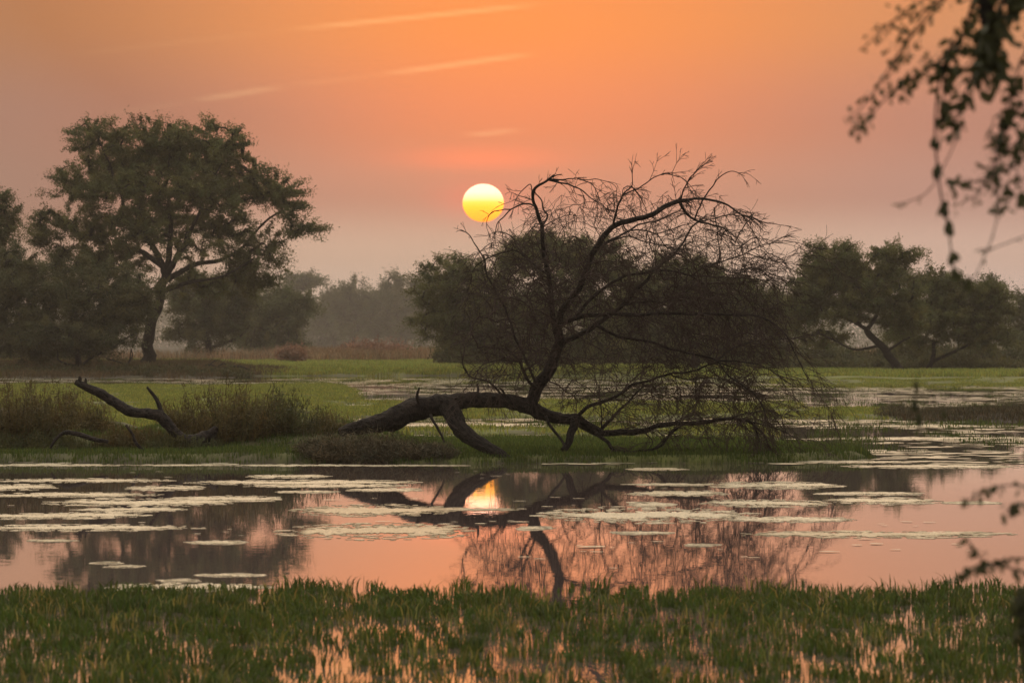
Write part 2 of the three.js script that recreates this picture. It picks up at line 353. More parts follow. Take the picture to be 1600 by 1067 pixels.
tree('acacia_tree', 'acacia tree cut off by the left edge of the photo', {
  seed: 8, d: 230, base: [-60, 580], clumps: 330, leaves: 54000, clump: 12, leaf: 4.37, trunk: [[[[-60, 582], [-58, 500], [-50, 430]], 10, 7], [[[-50, 430], [-30, 380], [-12, 330]], 5, 1]],
  puffs: [[-40, 330, 62, 62], [2, 360, 34, 50], [0, 420, 46, 50], [-60, 440, 90, 60]] });
tree('drooping_tree', 'dark low drooping tree in front of the tall acacia, branches near the ground', {
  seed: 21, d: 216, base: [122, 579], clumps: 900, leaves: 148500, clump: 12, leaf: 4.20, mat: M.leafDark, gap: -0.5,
  trunk: [[[[122, 582], [121, 560], [116, 530], [112, 500]], 5, 4], [[[122, 576], [140, 560], [170, 545], [210, 520]], 2.5, 1], [[[118, 545], [80, 520], [40, 500], [10, 490]], 2.5, 1], [[[118, 572], [90, 562], [88, 545], [60, 530]], 2, 0.8], [[[180, 582], [200, 566], [205, 545]], 1.8, 0.8]],
  puffs: [[55, 465, 80, 55, 0], [150, 465, 92, 60, -1], [20, 425, 45, 36, 1], [200, 482, 34, 44, 0], [110, 520, 110, 34, -2], [10, 515, 60, 44, 0], [150, 545, 44, 22, 1, 0.6], [60, 545, 80, 22, 1, 0.8]] });
tree('thicket_tree', 'hazy bushy tree just right of the thick acacia trunk', {
  seed: 31, d: 330, base: [325, 570], clumps: 345, leaves: 56700, clump: 12, leaf: 4.20, mat: M.leafFar, trunk: [[[[325, 572], [325, 540], [320, 500]], 6, 4], [[[325, 545], [350, 536], [372, 528], [390, 508]], 3, 1]],
  puffs: [[315, 470, 52, 50], [345, 500, 42, 45], [300, 520, 40, 36, 0, 0.7], [372, 470, 36, 40]] });
tree('leaning_tree', 'hazy shrubby tree leaning right beside the far green meadow', {
  seed: 32, d: 400, base: [408, 562], clumps: 345, leaves: 56700, clump: 11, leaf: 3.86, mat: M.leafFar, trunk: [[[[408, 564], [415, 545], [430, 520], [455, 500]], 3, 1.5], [[[410, 560], [440, 525], [470, 495]], 2, 0.8]],
  puffs: [[430, 495, 52, 46], [400, 530, 46, 28], [462, 478, 32, 26], [440, 540, 40, 20], [388, 480, 34, 40]] });
tree('spreading_acacia', 'large domed acacia directly behind the bare bent tree', {
  seed: 41, d: 226, base: [850, 582], clumps: 1500, leaves: 202500, clump: 11, leaf: 3.86, gap: -0.6,
  trunk: [[[[850, 585], [852, 550], [856, 515]], 9, 7], [[[856, 520], [820, 490], [770, 465], [720, 440]], 4, 1], [[[856, 515], [860, 470], [870, 420], [875, 390]], 4, 1], [[[856, 518], [890, 490], [925, 450], [940, 420]], 4, 1]],
  puffs: [[700, 448, 60, 48], [756, 450, 66, 38, 0, 0.8], [735, 412, 34, 24, 1, 0.25], [796, 404, 30, 24, 1, 0.4], [818, 396, 44, 28, 1, 0.9], [862, 408, 85, 46], [932, 420, 56, 50], [698, 505, 58, 44], [790, 490, 80, 55], [890, 490, 80, 55], [745, 536, 56, 24], [830, 548, 66, 24, 0, 0.8], [920, 545, 70, 26, 0, 0.8]] });
tree('spreading_acacia', 'wide acacia seen through the right half of the bare branches', {
  seed: 42, d: 232, base: [1090, 582], clumps: 1275, leaves: 168750, clump: 11, leaf: 3.86, gap: -0.5,
  trunk: [[[[1090, 584], [1085, 550], [1075, 515]], 8, 6], [[[1078, 520], [1030, 495], [990, 465]], 4, 1], [[[1075, 515], [1070, 470], [1060, 420]], 4, 1], [[[1080, 520], [1130, 490], [1190, 470]], 4, 1]],
  puffs: [[1062, 436, 64, 42], [1128, 452, 60, 34], [1000, 470, 60, 55], [1100, 500, 84, 48], [1186, 484, 50, 44], [1228, 505, 40, 46], [980, 524, 60, 36], [1060, 550, 70, 22, 0, 0.7], [1170, 548, 70, 22, 0, 0.7]] });
tree('crooked_acacia', 'flat-topped acacia with a slanting dark trunk right of the bare tree', {
  seed: 51, d: 228, base: [1398, 577], clumps: 930, leaves: 128250, clump: 10, leaf: 3.86, gap: -0.32, twig: 0.55,
  trunk: [[[[1404, 581], [1390, 556], [1373, 536], [1355, 514]], 7, 5], [[[1355, 514], [1330, 500], [1298, 488], [1270, 470]], 3.5, 1], [[[1355, 514], [1371, 490], [1376, 462], [1366, 440], [1390, 415]], 3.5, 1], [[[1375, 540], [1335, 546], [1305, 532], [1280, 520]], 2.5, 0.8],
    [[[1386, 550], [1412, 532], [1440, 520]], 2.5, 0.8], [[[1345, 508], [1325, 470], [1315, 430], [1322, 400]], 3, 0.8]],
  puffs: [[1300, 406, 58, 28], [1400, 404, 42, 24], [1272, 446, 46, 36], [1372, 452, 70, 40, 0, 0.9], [1310, 478, 64, 36, 0, 0.8], [1262, 490, 34, 44], [1405, 490, 42, 36], [1290, 530, 40, 18, 2, 0.5], [1340, 436, 80, 30, 2, 0.8]] });
tree('low_acacia', 'lower rounded acacia next to the slanting trunk, half behind the hanging vine', {
  seed: 52, d: 238, base: [1462, 573], clumps: 750, leaves: 101250, clump: 10, leaf: 3.86, gap: -0.4,
  trunk: [[[[1452, 578], [1458, 560], [1462, 535]], 4, 3], [[[1456, 565], [1500, 546], [1538, 524], [1552, 500]], 3, 1]],
  puffs: [[1462, 450, 42, 30], [1528, 458, 50, 26], [1480, 496, 66, 40], [1552, 482, 30, 30], [1420, 520, 40, 30, 0, 0.7], [1540, 520, 44, 30]] });
tree('low_acacia', 'hazy tree at the far right edge below the blurred leaves', {
  seed: 53, d: 300, base: [1615, 568], clumps: 240, leaves: 40500, clump: 11, leaf: 4.03, mat: M.leafFar, trunk: [[[[1615, 570], [1612, 540], [1608, 510]], 4, 3]],
  puffs: [[1605, 490, 34, 32], [1660, 480, 50, 40], [1610, 530, 44, 26]] });

// distant woodland: each tree its own thing, with one crown shape per kind
{
  const far = [[472, 428, 34, 26, 430, 'open umbrella-shaped tree standing tallest in the hazy treeline'], [520, 454, 30, 30, 470, 'second hazy tree of the distant treeline, left of the rounded pair'],
    [550, 438, 30, 36, 440, 'broad hazy treeline tree above the tan reeds'], [588, 446, 30, 36, 450, 'rounded hazy treeline tree above the pinkish dry bush'], [622, 430, 30, 44, 440, 'hazy treeline tree touching the domed acacia'],
    [655, 422, 36, 46, 460, 'treeline tree half hidden behind the domed acacia'], [440, 455, 36, 30, 480, 'hazy treeline tree behind the leaning shrubby tree'], [395, 460, 36, 34, 500, 'faint treeline tree behind the tall acacia crown'],
    [500, 475, 46, 36, 520, 'low faint tree filling the treeline behind the meadow']];
  far.forEach(([px, top, rx, ry, d, label], q) => {
    const open = q === 0;
    tree('treeline_tree', label, { seed: 100 + q * 7, d: d * 2.3, base: [px, 551], group: 'distant hazy treeline', far: 1, clumps: open ? 90 : 150, leaves: open ? 9000 : 20000, clump: 10, leaf: 3.6, mat: M.leafFar, gap: open ? -0.1 : -0.5,
      trunk: [[[[px, 560], [px + 2, 520], [px - 3, top + ry * 1.3]], 3, 2]],
      puffs: open ? [[px, top + 10, rx, 11], [px - 10, top + 24, rx * 0.7, 10, 0, 0.6]] : [[px, top + ry * 0.55, rx, ry * 0.6], [px - rx * 0.5, top + ry * 1.3, rx * 0.8, ry * 0.7], [px + rx * 0.5, top + ry * 1.4, rx * 0.8, ry * 0.8], [px, top + ry * 2.0, rx, ry * 0.7]] });
  });
  // the wood behind, which reads as one mass
  const r = rngOf(77), mb = new MB();
  for (let q = 0; q < 90; q++) {
    const px = -260 + q * 24 + gauss(r) * 10, d = 1700 + r() * 200, top = 466 + gauss(r) * 12, k = d / FP;
    for (let i = 0; i < 1300; i++) {
      const u = r(), yy = lerp(top, 552, Math.pow(u, 0.8)), w = 26 * Math.sqrt(Math.min(1, u * 4 + 0.05));
      const p = at(px + gauss(r) * w, yy + gauss(r) * 3, d + gauss(r) * 14 * w * k * 0.2);
      leafAt(mb, p.x, p.y, p.z, 4.6 * k, 1.7 * k, r);
    }
    mb.tint(0, 0.7 + 0.6 * r(), 0.9 + 0.25 * r());
  }
  const wd = meshOf('treeline', mb.geo(), M.leafFar, scene);
  wd.userData = { kind: 'stuff', label: 'faint far wood closing the horizon behind all trees', category: 'wood' };
}

// ---------------------------------------------------------------- shrubs, reeds
function shrub(name, label, px, py, d, w, h, o = {}) {
  const r = rngOf(o.seed ?? Math.round(px * 7 + py)), base = at(px, py, d), t = thing(name, label, o.category ?? 'shrub', base, o.group), k = d / FP, W = w * k, H = h * k;
  const st = new MB(base), lf = new MB(base), n = o.stems ?? 90;
  for (let i = 0; i < n; i++) {
    const a = r() * 6.2832, q = Math.sqrt(r()), x0 = base.x + Math.cos(a) * q * W * 0.5, z0 = base.z + Math.sin(a) * q * W * 0.35, len = H * (0.45 + 0.6 * r()) * (1 - 0.45 * q * q);
    const lean = 0.15 + 0.55 * q, dir = V(Math.cos(a) * lean + gauss(r) * 0.15, 1, Math.sin(a) * lean + gauss(r) * 0.15).normalize(), pts = [V(x0, base.y - 0.05, z0)];
    const y0 = landHeight(x0, -z0); pts[0].y = Math.max(base.y - 0.25, Math.min(base.y, y0));
    const steps = 5;
    for (let s = 0; s < steps; s++) { dir.y -= (o.droop ?? 0.1) * (s / steps); dir.x += gauss(r) * 0.08; dir.z += gauss(r) * 0.08; dir.normalize(); pts.push(pts[s].clone().addScaledVector(dir, len / steps)); }
    const r0 = (o.thick ?? 0.009);
    st.tube(pts, pts.map((_, s) => r0 * (1 - s / steps * 0.8)), 3, 0, false);
    const m = o.leavesPer ?? 60;
    for (let s = 0; s < m; s++) {
      const u = 0.1 + 0.9 * Math.pow(r(), 0.9), f = u * steps, i0 = Math.min(steps - 1, Math.floor(f)), p = pts[i0].clone().lerp(pts[i0 + 1], f - i0), sp = (o.spread ?? 0.12) * (0.4 + u);
      leafAt(lf, p.x + gauss(r) * sp, p.y + gauss(r) * sp * 0.8, p.z + gauss(r) * sp, (o.leaf ?? 0.05) * (0.6 + r() * 0.8), (o.leafW ?? 0.009), r, -(o.rise ?? 0.5));
    }
    lf.tint(0, 0.6 + 0.8 * r(), 0.9 + 0.3 * r()); st.tint(0, 1, 1);
  }
  meshOf('stems', st.geo(), o.stemMat ?? M.twig, t).userData = { kind: 'stuff' };
  meshOf('foliage', lf.geo(), o.mat ?? M.leafShrub, t);
  return t;
}
const bankShrubs = 'feathery shrubs on the near bank';
for (const [px, py, d, w, h, label, o] of [
  [15, 712, 60, 130, 136, 'tall feathery shrub cut by the left edge, over a dark hollow', { stems: 150 }],
  [88, 706, 62, 110, 118, 'feathery olive shrub left of the raised driftwood end', { stems: 120 }],
  [140, 700, 64, 60, 66, 'small olive shrub below the raised driftwood end', { stems: 60 }],
  [205, 712, 60, 90, 44, 'low bushy growth beneath the arching driftwood log', { stems: 90 }],
  [350, 712, 60.5, 130, 130, 'widest feathery shrub just right of the driftwood root', { stems: 170 }],
  [425, 708, 61, 110, 106, 'dark bushy shrub between the widest shrub and the bent trunk', { stems: 140, mat: M.leafDark }],
  [490, 706, 61, 90, 62, 'low scrub beside the buried end of the bent trunk', { stems: 100 }],
  [285, 716, 59.5, 100, 40, 'low tangled weeds in front of the driftwood root', { stems: 90, mat: M.leafDark }],
  [60, 716, 59.5, 150, 46, 'low dark weeds under the left feathery shrubs', { stems: 110, mat: M.leafDark }],
]) shrub('shrub', label, px, py, d, w, h, { group: bankShrubs, leavesPer: 80, leaf: 0.09, leafW: 0.007, spread: 0.075, droop: 0.06, rise: 0.9, thick: 0.006, ...o });
for (const [px, py, w, h, label] of [[552, 712, 150, 46, 'brown dead-grass heap at the buried end of the bent trunk'], [645, 716, 120, 28, 'lower brown dead-grass heap left of the propping trunk leg']])
  shrub('dry_grass_heap', label, px, py, 57.2, w, h, { mat: M.straw, stemMat: M.straw, stems: 260, leavesPer: 34, droop: 0.5, rise: 0.2, leaf: 0.09, leafW: 0.005, spread: 0.09, category: 'grass heap' });
shrub('sapling', 'thin leafless sapling rising behind the left part of the bent trunk', 709, 640, 92, 26, 84, { stems: 7, leavesPer: 0.0, thick: 0.014, droop: 0.02 });
for (const [px, py, w, h, label] of [[520, 652, 30, 36, 'thin upright weed on the green meadow left of the bent trunk'], [545, 655, 24, 30, 'smaller thin weed next to the upright meadow weed'], [470, 640, 40, 40, 'wispy weed on the meadow behind the bank scrub']])
  shrub('meadow_weed', label, px, py, 84, w, h, { stems: 16, leavesPer: 16, leaf: 0.04, group: 'thin weeds on the meadow', category: 'weed' });
for (const [px, py, d, w, h, label] of [[595, 560, 330, 90, 34, 'wide pinkish dry bush below the distant treeline'], [552, 560, 332, 26, 26, 'small pinkish dry bush left of the wide one'], [455, 567, 290, 20, 26, 'upright rusty dry bush beside the leaning shrubby tree']])
  shrub('dry_bush', label, px, py, d, w, h, { mat: M.leafDry, stems: 120, leavesPer: 60, leaf: 0.28, leafW: 0.05, spread: 0.35, thick: 0.02 });
{
  const r = rngOf(91);
  for (let q = 0; q < 13; q++) {
    const px = 1235 + q * 30 + gauss(r) * 6, d = 236 + r() * 14;
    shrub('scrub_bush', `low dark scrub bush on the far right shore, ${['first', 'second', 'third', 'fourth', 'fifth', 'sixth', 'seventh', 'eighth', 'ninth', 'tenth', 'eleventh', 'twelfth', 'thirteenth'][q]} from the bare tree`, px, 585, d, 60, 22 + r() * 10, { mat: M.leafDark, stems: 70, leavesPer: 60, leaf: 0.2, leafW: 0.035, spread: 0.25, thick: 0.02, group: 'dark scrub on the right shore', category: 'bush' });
  }
  const under = ['beneath the domed acacia left side', 'beneath the domed acacia middle', 'beneath the domed acacia right side', 'between the two acacias behind the bare tree', 'beneath the wide acacia left side', 'beneath the wide acacia trunk', 'beneath the wide acacia right side', 'between the wide and the slanting acacia', 'left of the slanting trunk', 'right of the slanting trunk', 'beneath the low rounded acacia', 'at the right edge below the hazy tree', 'under the drooping tree at the left edge', 'left of the drooping tree trunk'];
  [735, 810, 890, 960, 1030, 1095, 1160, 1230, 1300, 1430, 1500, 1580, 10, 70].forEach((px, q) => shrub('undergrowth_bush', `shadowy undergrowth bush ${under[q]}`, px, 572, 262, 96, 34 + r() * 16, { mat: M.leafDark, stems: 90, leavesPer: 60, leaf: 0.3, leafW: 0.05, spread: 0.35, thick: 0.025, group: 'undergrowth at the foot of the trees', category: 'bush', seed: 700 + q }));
  for (let q = 0; q < 6; q++) {
    const px = 30 + q * 62 + gauss(r) * 14;
    shrub('scrub_bush', `low brown scrub along the far left bank, ${['first', 'second', 'third', 'fourth', 'fifth', 'sixth'][q]} from the left edge`, px, 593, 212, 86, 18 + r() * 8, { mat: M.leafDark, stems: 90, leavesPer: 50, leaf: 0.18, leafW: 0.03, spread: 0.2, thick: 0.02, group: 'brown scrub on the left bank', category: 'bush' });
  }
}

// ---------------------------------------------------------------- the bare bent tree
const DT = 58;                                               // distance of its trunk
{
  const base = at(592, 668, DT); base.y = 0.1;
  const t = thing('bent_tree', 'bare bent tree sprawling over the bank, trunk arched and twigs drooping', 'tree', base), r = rngOf(301);
  const k = DT / FP, branchPts = [];
  const mk = (name, pts, r0, r1, z0 = 0, z1 = 0, sides = 7, lump = 0.1) => {
    const raw = pts.map((p, i) => at(p[0], p[1], DT + lerp(z0, z1, i / (pts.length - 1)) + (p[2] ?? 0))), n = (pts.length - 1) * 5, c = curve(raw, n);
    c.forEach((p, i) => { if (i > 1 && i < n) { const w = 0.010; p.x += noise3(p.x * 5, p.y * 5, z1) * w; p.y += noise3(p.y * 5, p.x * 5, z1 + 4) * w; } });
    const rad = c.map((_, i) => lerp(r0, r1, Math.pow(i / n, 0.85)) * k), mb = new MB(base);
    mb.tube(c, rad, sides, lump); meshOf(name, mb.geo(), name === 'trunk' || name === 'root' ? M.bark : M.twig === 0 ? M.bark : M.bark, t);
    return c;
  };
  const trunkPts = [[530, 676, 7], [558, 668, 11], [592, 661, 14], [615, 654, 17], [643, 641, 17.5], [671, 635, 16.5], [699, 632, 16], [727, 626, 12], [765, 625, 11], [802, 629, 11.5], [828, 637, 12], [846, 646, 10], [876, 654, 8.5], [901, 656, 8.5], [919, 667, 8], [940, 677, 7]];
  {
    const raw = trunkPts.map((p, i) => at(p[0], p[1], DT + i * 0.03)), n = 90, c = curve(raw, n), mb = new MB(base);
    const rad = c.map((_, i) => { const f = i / n * (trunkPts.length - 1), a = Math.min(trunkPts.length - 2, Math.floor(f)); return lerp(trunkPts[a][2], trunkPts[a + 1][2], f - a) * k; });
    mb.tube(c, rad, 18, 0.2); meshOf('trunk', mb.geo(), M.bark, t);
  }
  mk('root', [[700, 632], [713, 662], [731, 680], [750, 693], [772, 704], [790, 716], [806, 730]], 15.5, 7, 0, -0.9, 12, 0.18);
  mk('root', [[900, 655], [893, 676], [889, 689], [880, 704]], 7.5, 5, 0.3, 0, 9);
  mk('stub', [[655, 632], [652, 616], [655, 606]], 3.2, 1.4, -0.1, -0.2, 7); mk('stub', [[742, 622], [748, 608], [746, 600]], 2.6, 1.2, 0, 0.1, 7); mk('stub', [[790, 622], [786, 611], [781, 606]], 2.8, 1.2, 0, -0.1, 7);
  mk('root', [[672, 648], [677, 657], [686, 672], [694, 692]], 2.6, 1.6, -0.1, -0.3, 6);
  mk('root', [[852, 650], [865, 672], [878, 688], [884, 702]], 2.6, 1.8, 0.2, -0.2, 6);
  const B = [
    // [points], start and end radius (px), depth from and to (m), twig weight
    [[[828, 634], [842, 600], [859, 579], [866, 560], [873, 538], [872, 517]], 11, 7.5, 0.3, 0.3, 0.3],
    [[[868, 520], [861, 470], [857, 428], [850, 399], [847, 371], [846, 352], [840, 334], [835, 320], [832, 307], [834, 296], [842, 289], [856, 281]], 4.4, 1.8, 0.2, -0.6, 0.6],
    [[[856, 281], [878, 280], [902, 278]], 1.7, 0.7, -0.6, -0.8, 1], [[[856, 281], [887, 288], [906, 296], [925, 311], [944, 322]], 1.7, 0.6, -0.6, -0.2, 1],
    [[[902, 279], [921, 285], [932, 298], [938, 315]], 0.9, 0.5, -0.8, -1, 1], [[[906, 281], [929, 280], [949, 283], [962, 292], [964, 306]], 0.8, 0.4, -0.7, -0.9, 0.8],
    [[[836, 322], [820, 318], [799, 327], [786, 339], [777, 351], [774, 362]], 1.6, 0.6, -0.5, -1, 1], [[[799, 327], [775, 329], [766, 334], [761, 347], [762, 360]], 1, 0.4, -0.8, -1.1, 0.5],
    [[[831, 306], [829, 288], [812, 302], [805, 315], [802, 327]], 1, 0.4, -0.6, -0.9, 0.8], [[[833, 313], [811, 305], [797, 300]], 0.9, 0.4, -0.6, -0.4, 0.8], [[[848, 352], [855, 337], [848, 326], [845, 312], [840, 305]], 1.7, 0.9, -0.5, -0.4, 0.7],
    [[[857, 430], [831, 411], [820, 401], [809, 386], [799, 369], [781, 362], [772, 363]], 2, 0.6, 0, 0.9, 1], [[[820, 401], [805, 392], [784, 395], [760, 405], [745, 414], [736, 433]], 1.5, 0.6, 0.3, 1, 0.6],
    [[[838, 600], [820, 560], [805, 527], [797, 504], [786, 476], [775, 456], [760, 426], [756, 405], [745, 386], [737, 371], [726, 362]], 2.4, 0.7, 0.2, -1, 0.4],
    [[[872, 522], [876, 491], [888, 474], [902, 455], [914, 429], [925, 399], [944, 369], [959, 354], [980, 346], [1008, 339], [1029, 330], [1042, 321], [1061, 314]], 5.8, 3.4, 0.2, -0.8, 0.5],
    [[[1061, 314], [1092, 311], [1121, 314], [1139, 321], [1158, 334], [1177, 341], [1196, 347], [1225, 352]], 2.4, 0.5, -0.8, -1.4, 1.2], [[[1061, 314], [1074, 334], [1091, 345], [1115, 352], [1130, 357], [1146, 368]], 2.6, 0.8, -0.8, -0.3, 1.2],
    [[[1061, 314], [1068, 298], [1079, 277], [1092, 264], [1104, 254]], 1.4, 0.5, -0.8, -1, 1], [[[1085, 343], [1100, 309], [1111, 294], [1121, 281], [1134, 271], [1147, 268], [1156, 271], [1165, 281]], 1.4, 0.4, -0.6, -1.1, 1],
    [[[1116, 324], [1121, 362], [1124, 382], [1125, 400]], 1, 0.6, -0.7, -0.5, 1], [[[1158, 334], [1171, 352], [1184, 372]], 1, 0.5, -1.1, -1.2, 1.1], [[[1091, 345], [1107, 343], [1139, 336], [1162, 338], [1185, 345]], 1.2, 0.5, -0.6, 0.2, 1.1],
    [[[957, 356], [962, 337], [966, 319], [974, 304], [987, 291], [988, 271]], 2.2, 0.6, -0.4, -0.9, 0.8], [[[987, 291], [1000, 306], [1008, 322]], 1.2, 0.6, -0.8, -0.7, 1], [[[974, 304], [995, 296], [1008, 287], [1025, 276], [1042, 271], [1062, 269]], 1.3, 0.5, -0.6, -1.2, 1],
    [[[1042, 271], [1064, 277], [1076, 286], [1086, 300]], 0.8, 0.4, -1.1, -1.2, 1], [[[926, 398], [942, 382], [959, 373], [981, 362], [1000, 350], [1030, 344], [1060, 330]], 2.6, 0.9, 0.1, 0.7, 0.8], [[[985, 360], [1008, 360], [1027, 365], [1055, 356], [1075, 350]], 1.4, 0.6, 0.4, 0.9, 1],
    [[[1027, 365], [1042, 386], [1059, 391]], 0.9, 0.5, 0.6, 0.9, 1], [[[950, 378], [980, 369], [1008, 378], [1036, 384], [1062, 390]], 1.5, 0.6, 0.3, 1.2, 1],
    [[[872, 545], [887, 532], [916, 517], [938, 504], [951, 495], [972, 478], [989, 459], [1005, 444], [1021, 424], [1038, 409], [1053, 397], [1064, 384], [1079, 358], [1091, 346]], 4.6, 1.2, 0.4, 0.9, 0.7],
    [[[878, 505], [899, 495], [919, 472], [942, 452], [962, 439], [981, 430], [1010, 426], [1031, 422], [1055, 425], [1081, 431], [1096, 441], [1111, 456], [1130, 480], [1139, 501], [1147, 525]], 3.2, 0.8, 0.3, 1.3, 0.9],
    [[[1081, 431], [1111, 432], [1149, 434], [1186, 437], [1244, 441]], 1.3, 0.5, 1, 1.5, 1.3], [[[1081, 431], [1100, 418], [1119, 412], [1139, 405], [1167, 396], [1182, 386], [1201, 381], [1229, 370]], 1.5, 0.5, 0.8, -0.2, 1.2], [[[1167, 396], [1201, 405], [1224, 410], [1244, 413]], 1, 0.4, 0.3, 0.1, 1.3],
    [[[1119, 412], [1136, 424], [1154, 426], [1180, 425], [1215, 432]], 1, 0.4, 0.6, 0.9, 1.2],
    [[[876, 507], [906, 495], [929, 492], [962, 491], [1000, 492], [1036, 489], [1074, 491], [1111, 490], [1139, 492], [1177, 493], [1196, 498], [1214, 508], [1229, 525], [1243, 551], [1261, 588]], 3.8, 0.7, 0.1, -1.0, 1], [[[960, 488], [980, 475], [1014, 472], [1040, 472], [1059, 464], [1083, 448], [1102, 442], [1139, 443], [1180, 440]], 1.6, 0.6, 0.4, 0.2, 1],
    [[[932, 508], [959, 522], [981, 529], [1017, 534], [1046, 545], [1083, 553], [1119, 564], [1139, 587], [1158, 600], [1182, 619], [1196, 645]], 3, 0.9, 0.4, -1, 1], [[[1119, 564], [1139, 549], [1160, 539], [1186, 532], [1233, 530], [1254, 527]], 1.5, 0.5, -0.5, 0.3, 0.9], [[[1119, 564], [1149, 564], [1177, 568], [1201, 576], [1222, 591], [1249, 608]], 1.5, 0.5, -0.5, -1.2, 1.0],
    [[[901, 652], [917, 637], [936, 630], [966, 618], [989, 601], [1017, 594], [1045, 584], [1073, 582], [1092, 577], [1119, 567], [1150, 575]], 3.4, 1, 0.3, -0.4, 1], [[[1045, 584], [1069, 592], [1111, 591], [1144, 597], [1175, 615]], 1.4, 0.6, 0, 0.6, 1.3],
    [[[938, 673], [955, 654], [970, 639], [989, 620], [1007, 603]], 3.2, 1.2, 0.3, 0.7, 1], [[[940, 668], [940, 642], [937, 622]], 1.6, 0.8, 0.3, 0.3, 0.8],
    [[[938, 677], [989, 675], [1007, 673], [1022, 667], [1045, 662], [1082, 662], [1120, 657], [1144, 654], [1165, 657], [1180, 665], [1192, 677], [1200, 693]], 5.4, 1.6, 0.3, -0.3, 1.1], [[[1144, 653], [1172, 645], [1202, 642], [1228, 652]], 1.6, 0.5, 0, 0.4, 1.0], [[[1165, 657], [1210, 668], [1240, 682]], 1.7, 0.5, -0.1, -0.5, 1.0],
    [[[1180, 665], [1186, 685], [1190, 703]], 1.6, 0.6, -0.2, -0.4, 1.0], [[[930, 676], [949, 691], [959, 702], [975, 706], [1007, 704], [1030, 699], [1045, 682], [1060, 668]], 3.4, 1.6, 0.2, -0.3, 0.7], [[[1060, 663], [1040, 685], [1020, 702]], 1.6, 1, 0.2, 0, 0.8],
    [[[790, 622], [775, 607], [760, 596], [736, 589], [726, 577], [722, 560]], 2.2, 0.7, 0, -0.6, 0.8], [[[838, 606], [824, 594], [812, 566], [797, 549]], 3.2, 1.4, -0.1, -0.4, 0.6], [[[812, 566], [784, 562], [756, 570], [742, 583]], 1.2, 0.5, -0.3, -0.8, 0.9], [[[1003, 672], [1020, 690], [1012, 704]], 1.3, 0.7, 0.2, 0, 0.8],
  ];
  const tw = new MB(base), limbs = [];
  const twig = (p, dir, len, rad, lev, hang) => {
    const st = Math.max(3, Math.round(len / 0.085)), pts = [p.clone()], d = dir.clone(), sag = (0.05 + 0.26 * r()) * (hang ? 1.4 : 1), cur = gauss(r) * 0.09, cuz = gauss(r) * 0.09;
    for (let i = 0; i < st; i++) {
      d.y -= sag * (0.25 + i / st) * 0.7; d.x += cur + gauss(r) * 0.09; d.y += gauss(r) * 0.09; d.z += cuz + gauss(r) * 0.09; if (r() < 0.16) { d.x += gauss(r) * 0.5; d.y += gauss(r) * 0.5; } d.normalize();
      const q = pts[i].clone().addScaledVector(d, len / st);
      if (q.y < 0.05) break;
      pts.push(q);
    }
    if (pts.length < 3) return;
    tw.tube(pts, pts.map((_, i) => Math.max(0.0027, rad * (1 - 0.75 * i / st))), 3, 0, false);
    if (lev > 0) {
      const m = Math.round(len * (lev === 2 ? 10 : 7) * (0.6 + 0.8 * r()));
      for (let i = 0; i < m; i++) {
        const f = 1 + Math.floor(r() * (pts.length - 2)), T = pts[f].clone().sub(pts[f - 1]).normalize();
        twig(pts[f], T.multiplyScalar(0.9).add(V(gauss(r) * 0.8, gauss(r) * 0.6, gauss(r) * 0.8)).normalize(), len * (0.25 + 0.4 * r()), rad * 0.66, lev - 1, hang);
      }
    }
  };
  for (const [pts, r0, r1, z0, z1, wgt] of B) {
    const c = mk('branch', pts, r0, r1, z0, z1, r0 > 3 ? 8 : 5);
    for (let i = 2; i < c.length; i += 2) limbs.push(c[i]);
    let L = 0; for (let i = 1; i < c.length; i++) L += c[i].distanceTo(c[i - 1]);
    const top = pts.every((p) => p[1] < 335), n = Math.round(L * (top ? 13 : 9) * Math.max(0.6, wgt));
    for (let i = 0; i < n; i++) {
      const f = Math.min(c.length - 2, Math.floor(c.length * (0.15 + 0.85 * r()))), T = c[f + 1].clone().sub(c[f]).normalize(), hang = c[f].y < 2.4 && r() < 0.6;
      const nd = T.multiplyScalar(0.8).add(V(gauss(r) * 1.1, gauss(r) * 0.9 + (hang ? -0.3 : 0.1), gauss(r) * 1.1)).normalize();
      const hi = top || c[f].y > 2.9; if (hi && r() < 0.35) continue;
      twig(c[f], nd, hi ? 0.12 + 0.42 * r() * r() : 0.2 + 0.85 * r() * r() + (hang ? 0.15 : 0), 0.0052, 2, hang);
    }
    const e = c[c.length - 1], T = e.clone().sub(c[c.length - 3]).normalize();
    for (let i = 0; i < 3; i++) twig(e, T.clone().add(V(gauss(r) * 0.3, gauss(r) * 0.3 - 0.1, gauss(r) * 0.3)).normalize(), 0.07 + 0.15 * r(), Math.max(0.004, r1 * k), 1, true);
  }
  const dome = [];                                           // fine twigs spread evenly through the whole round crown
  for (const [px, py, rx, ry, n] of [[995, 395, 225, 112, 420], [1000, 545, 245, 130, 520], [800, 480, 92, 118, 210], [1140, 470, 105, 150, 260], [1120, 640, 130, 60, 150], [890, 420, 120, 90, 120]]) for (let i = 0; i < n; i++) {
    const u = r() * 2 - 1, a = r() * 6.2832, q = Math.cbrt(r()), s2 = Math.sqrt(1 - u * u), p = at(px + Math.cos(a) * s2 * q * rx, py + u * q * ry, DT + Math.sin(a) * s2 * q * 1.7);
    if (p.y > 0.15) dome.push(p);
  }
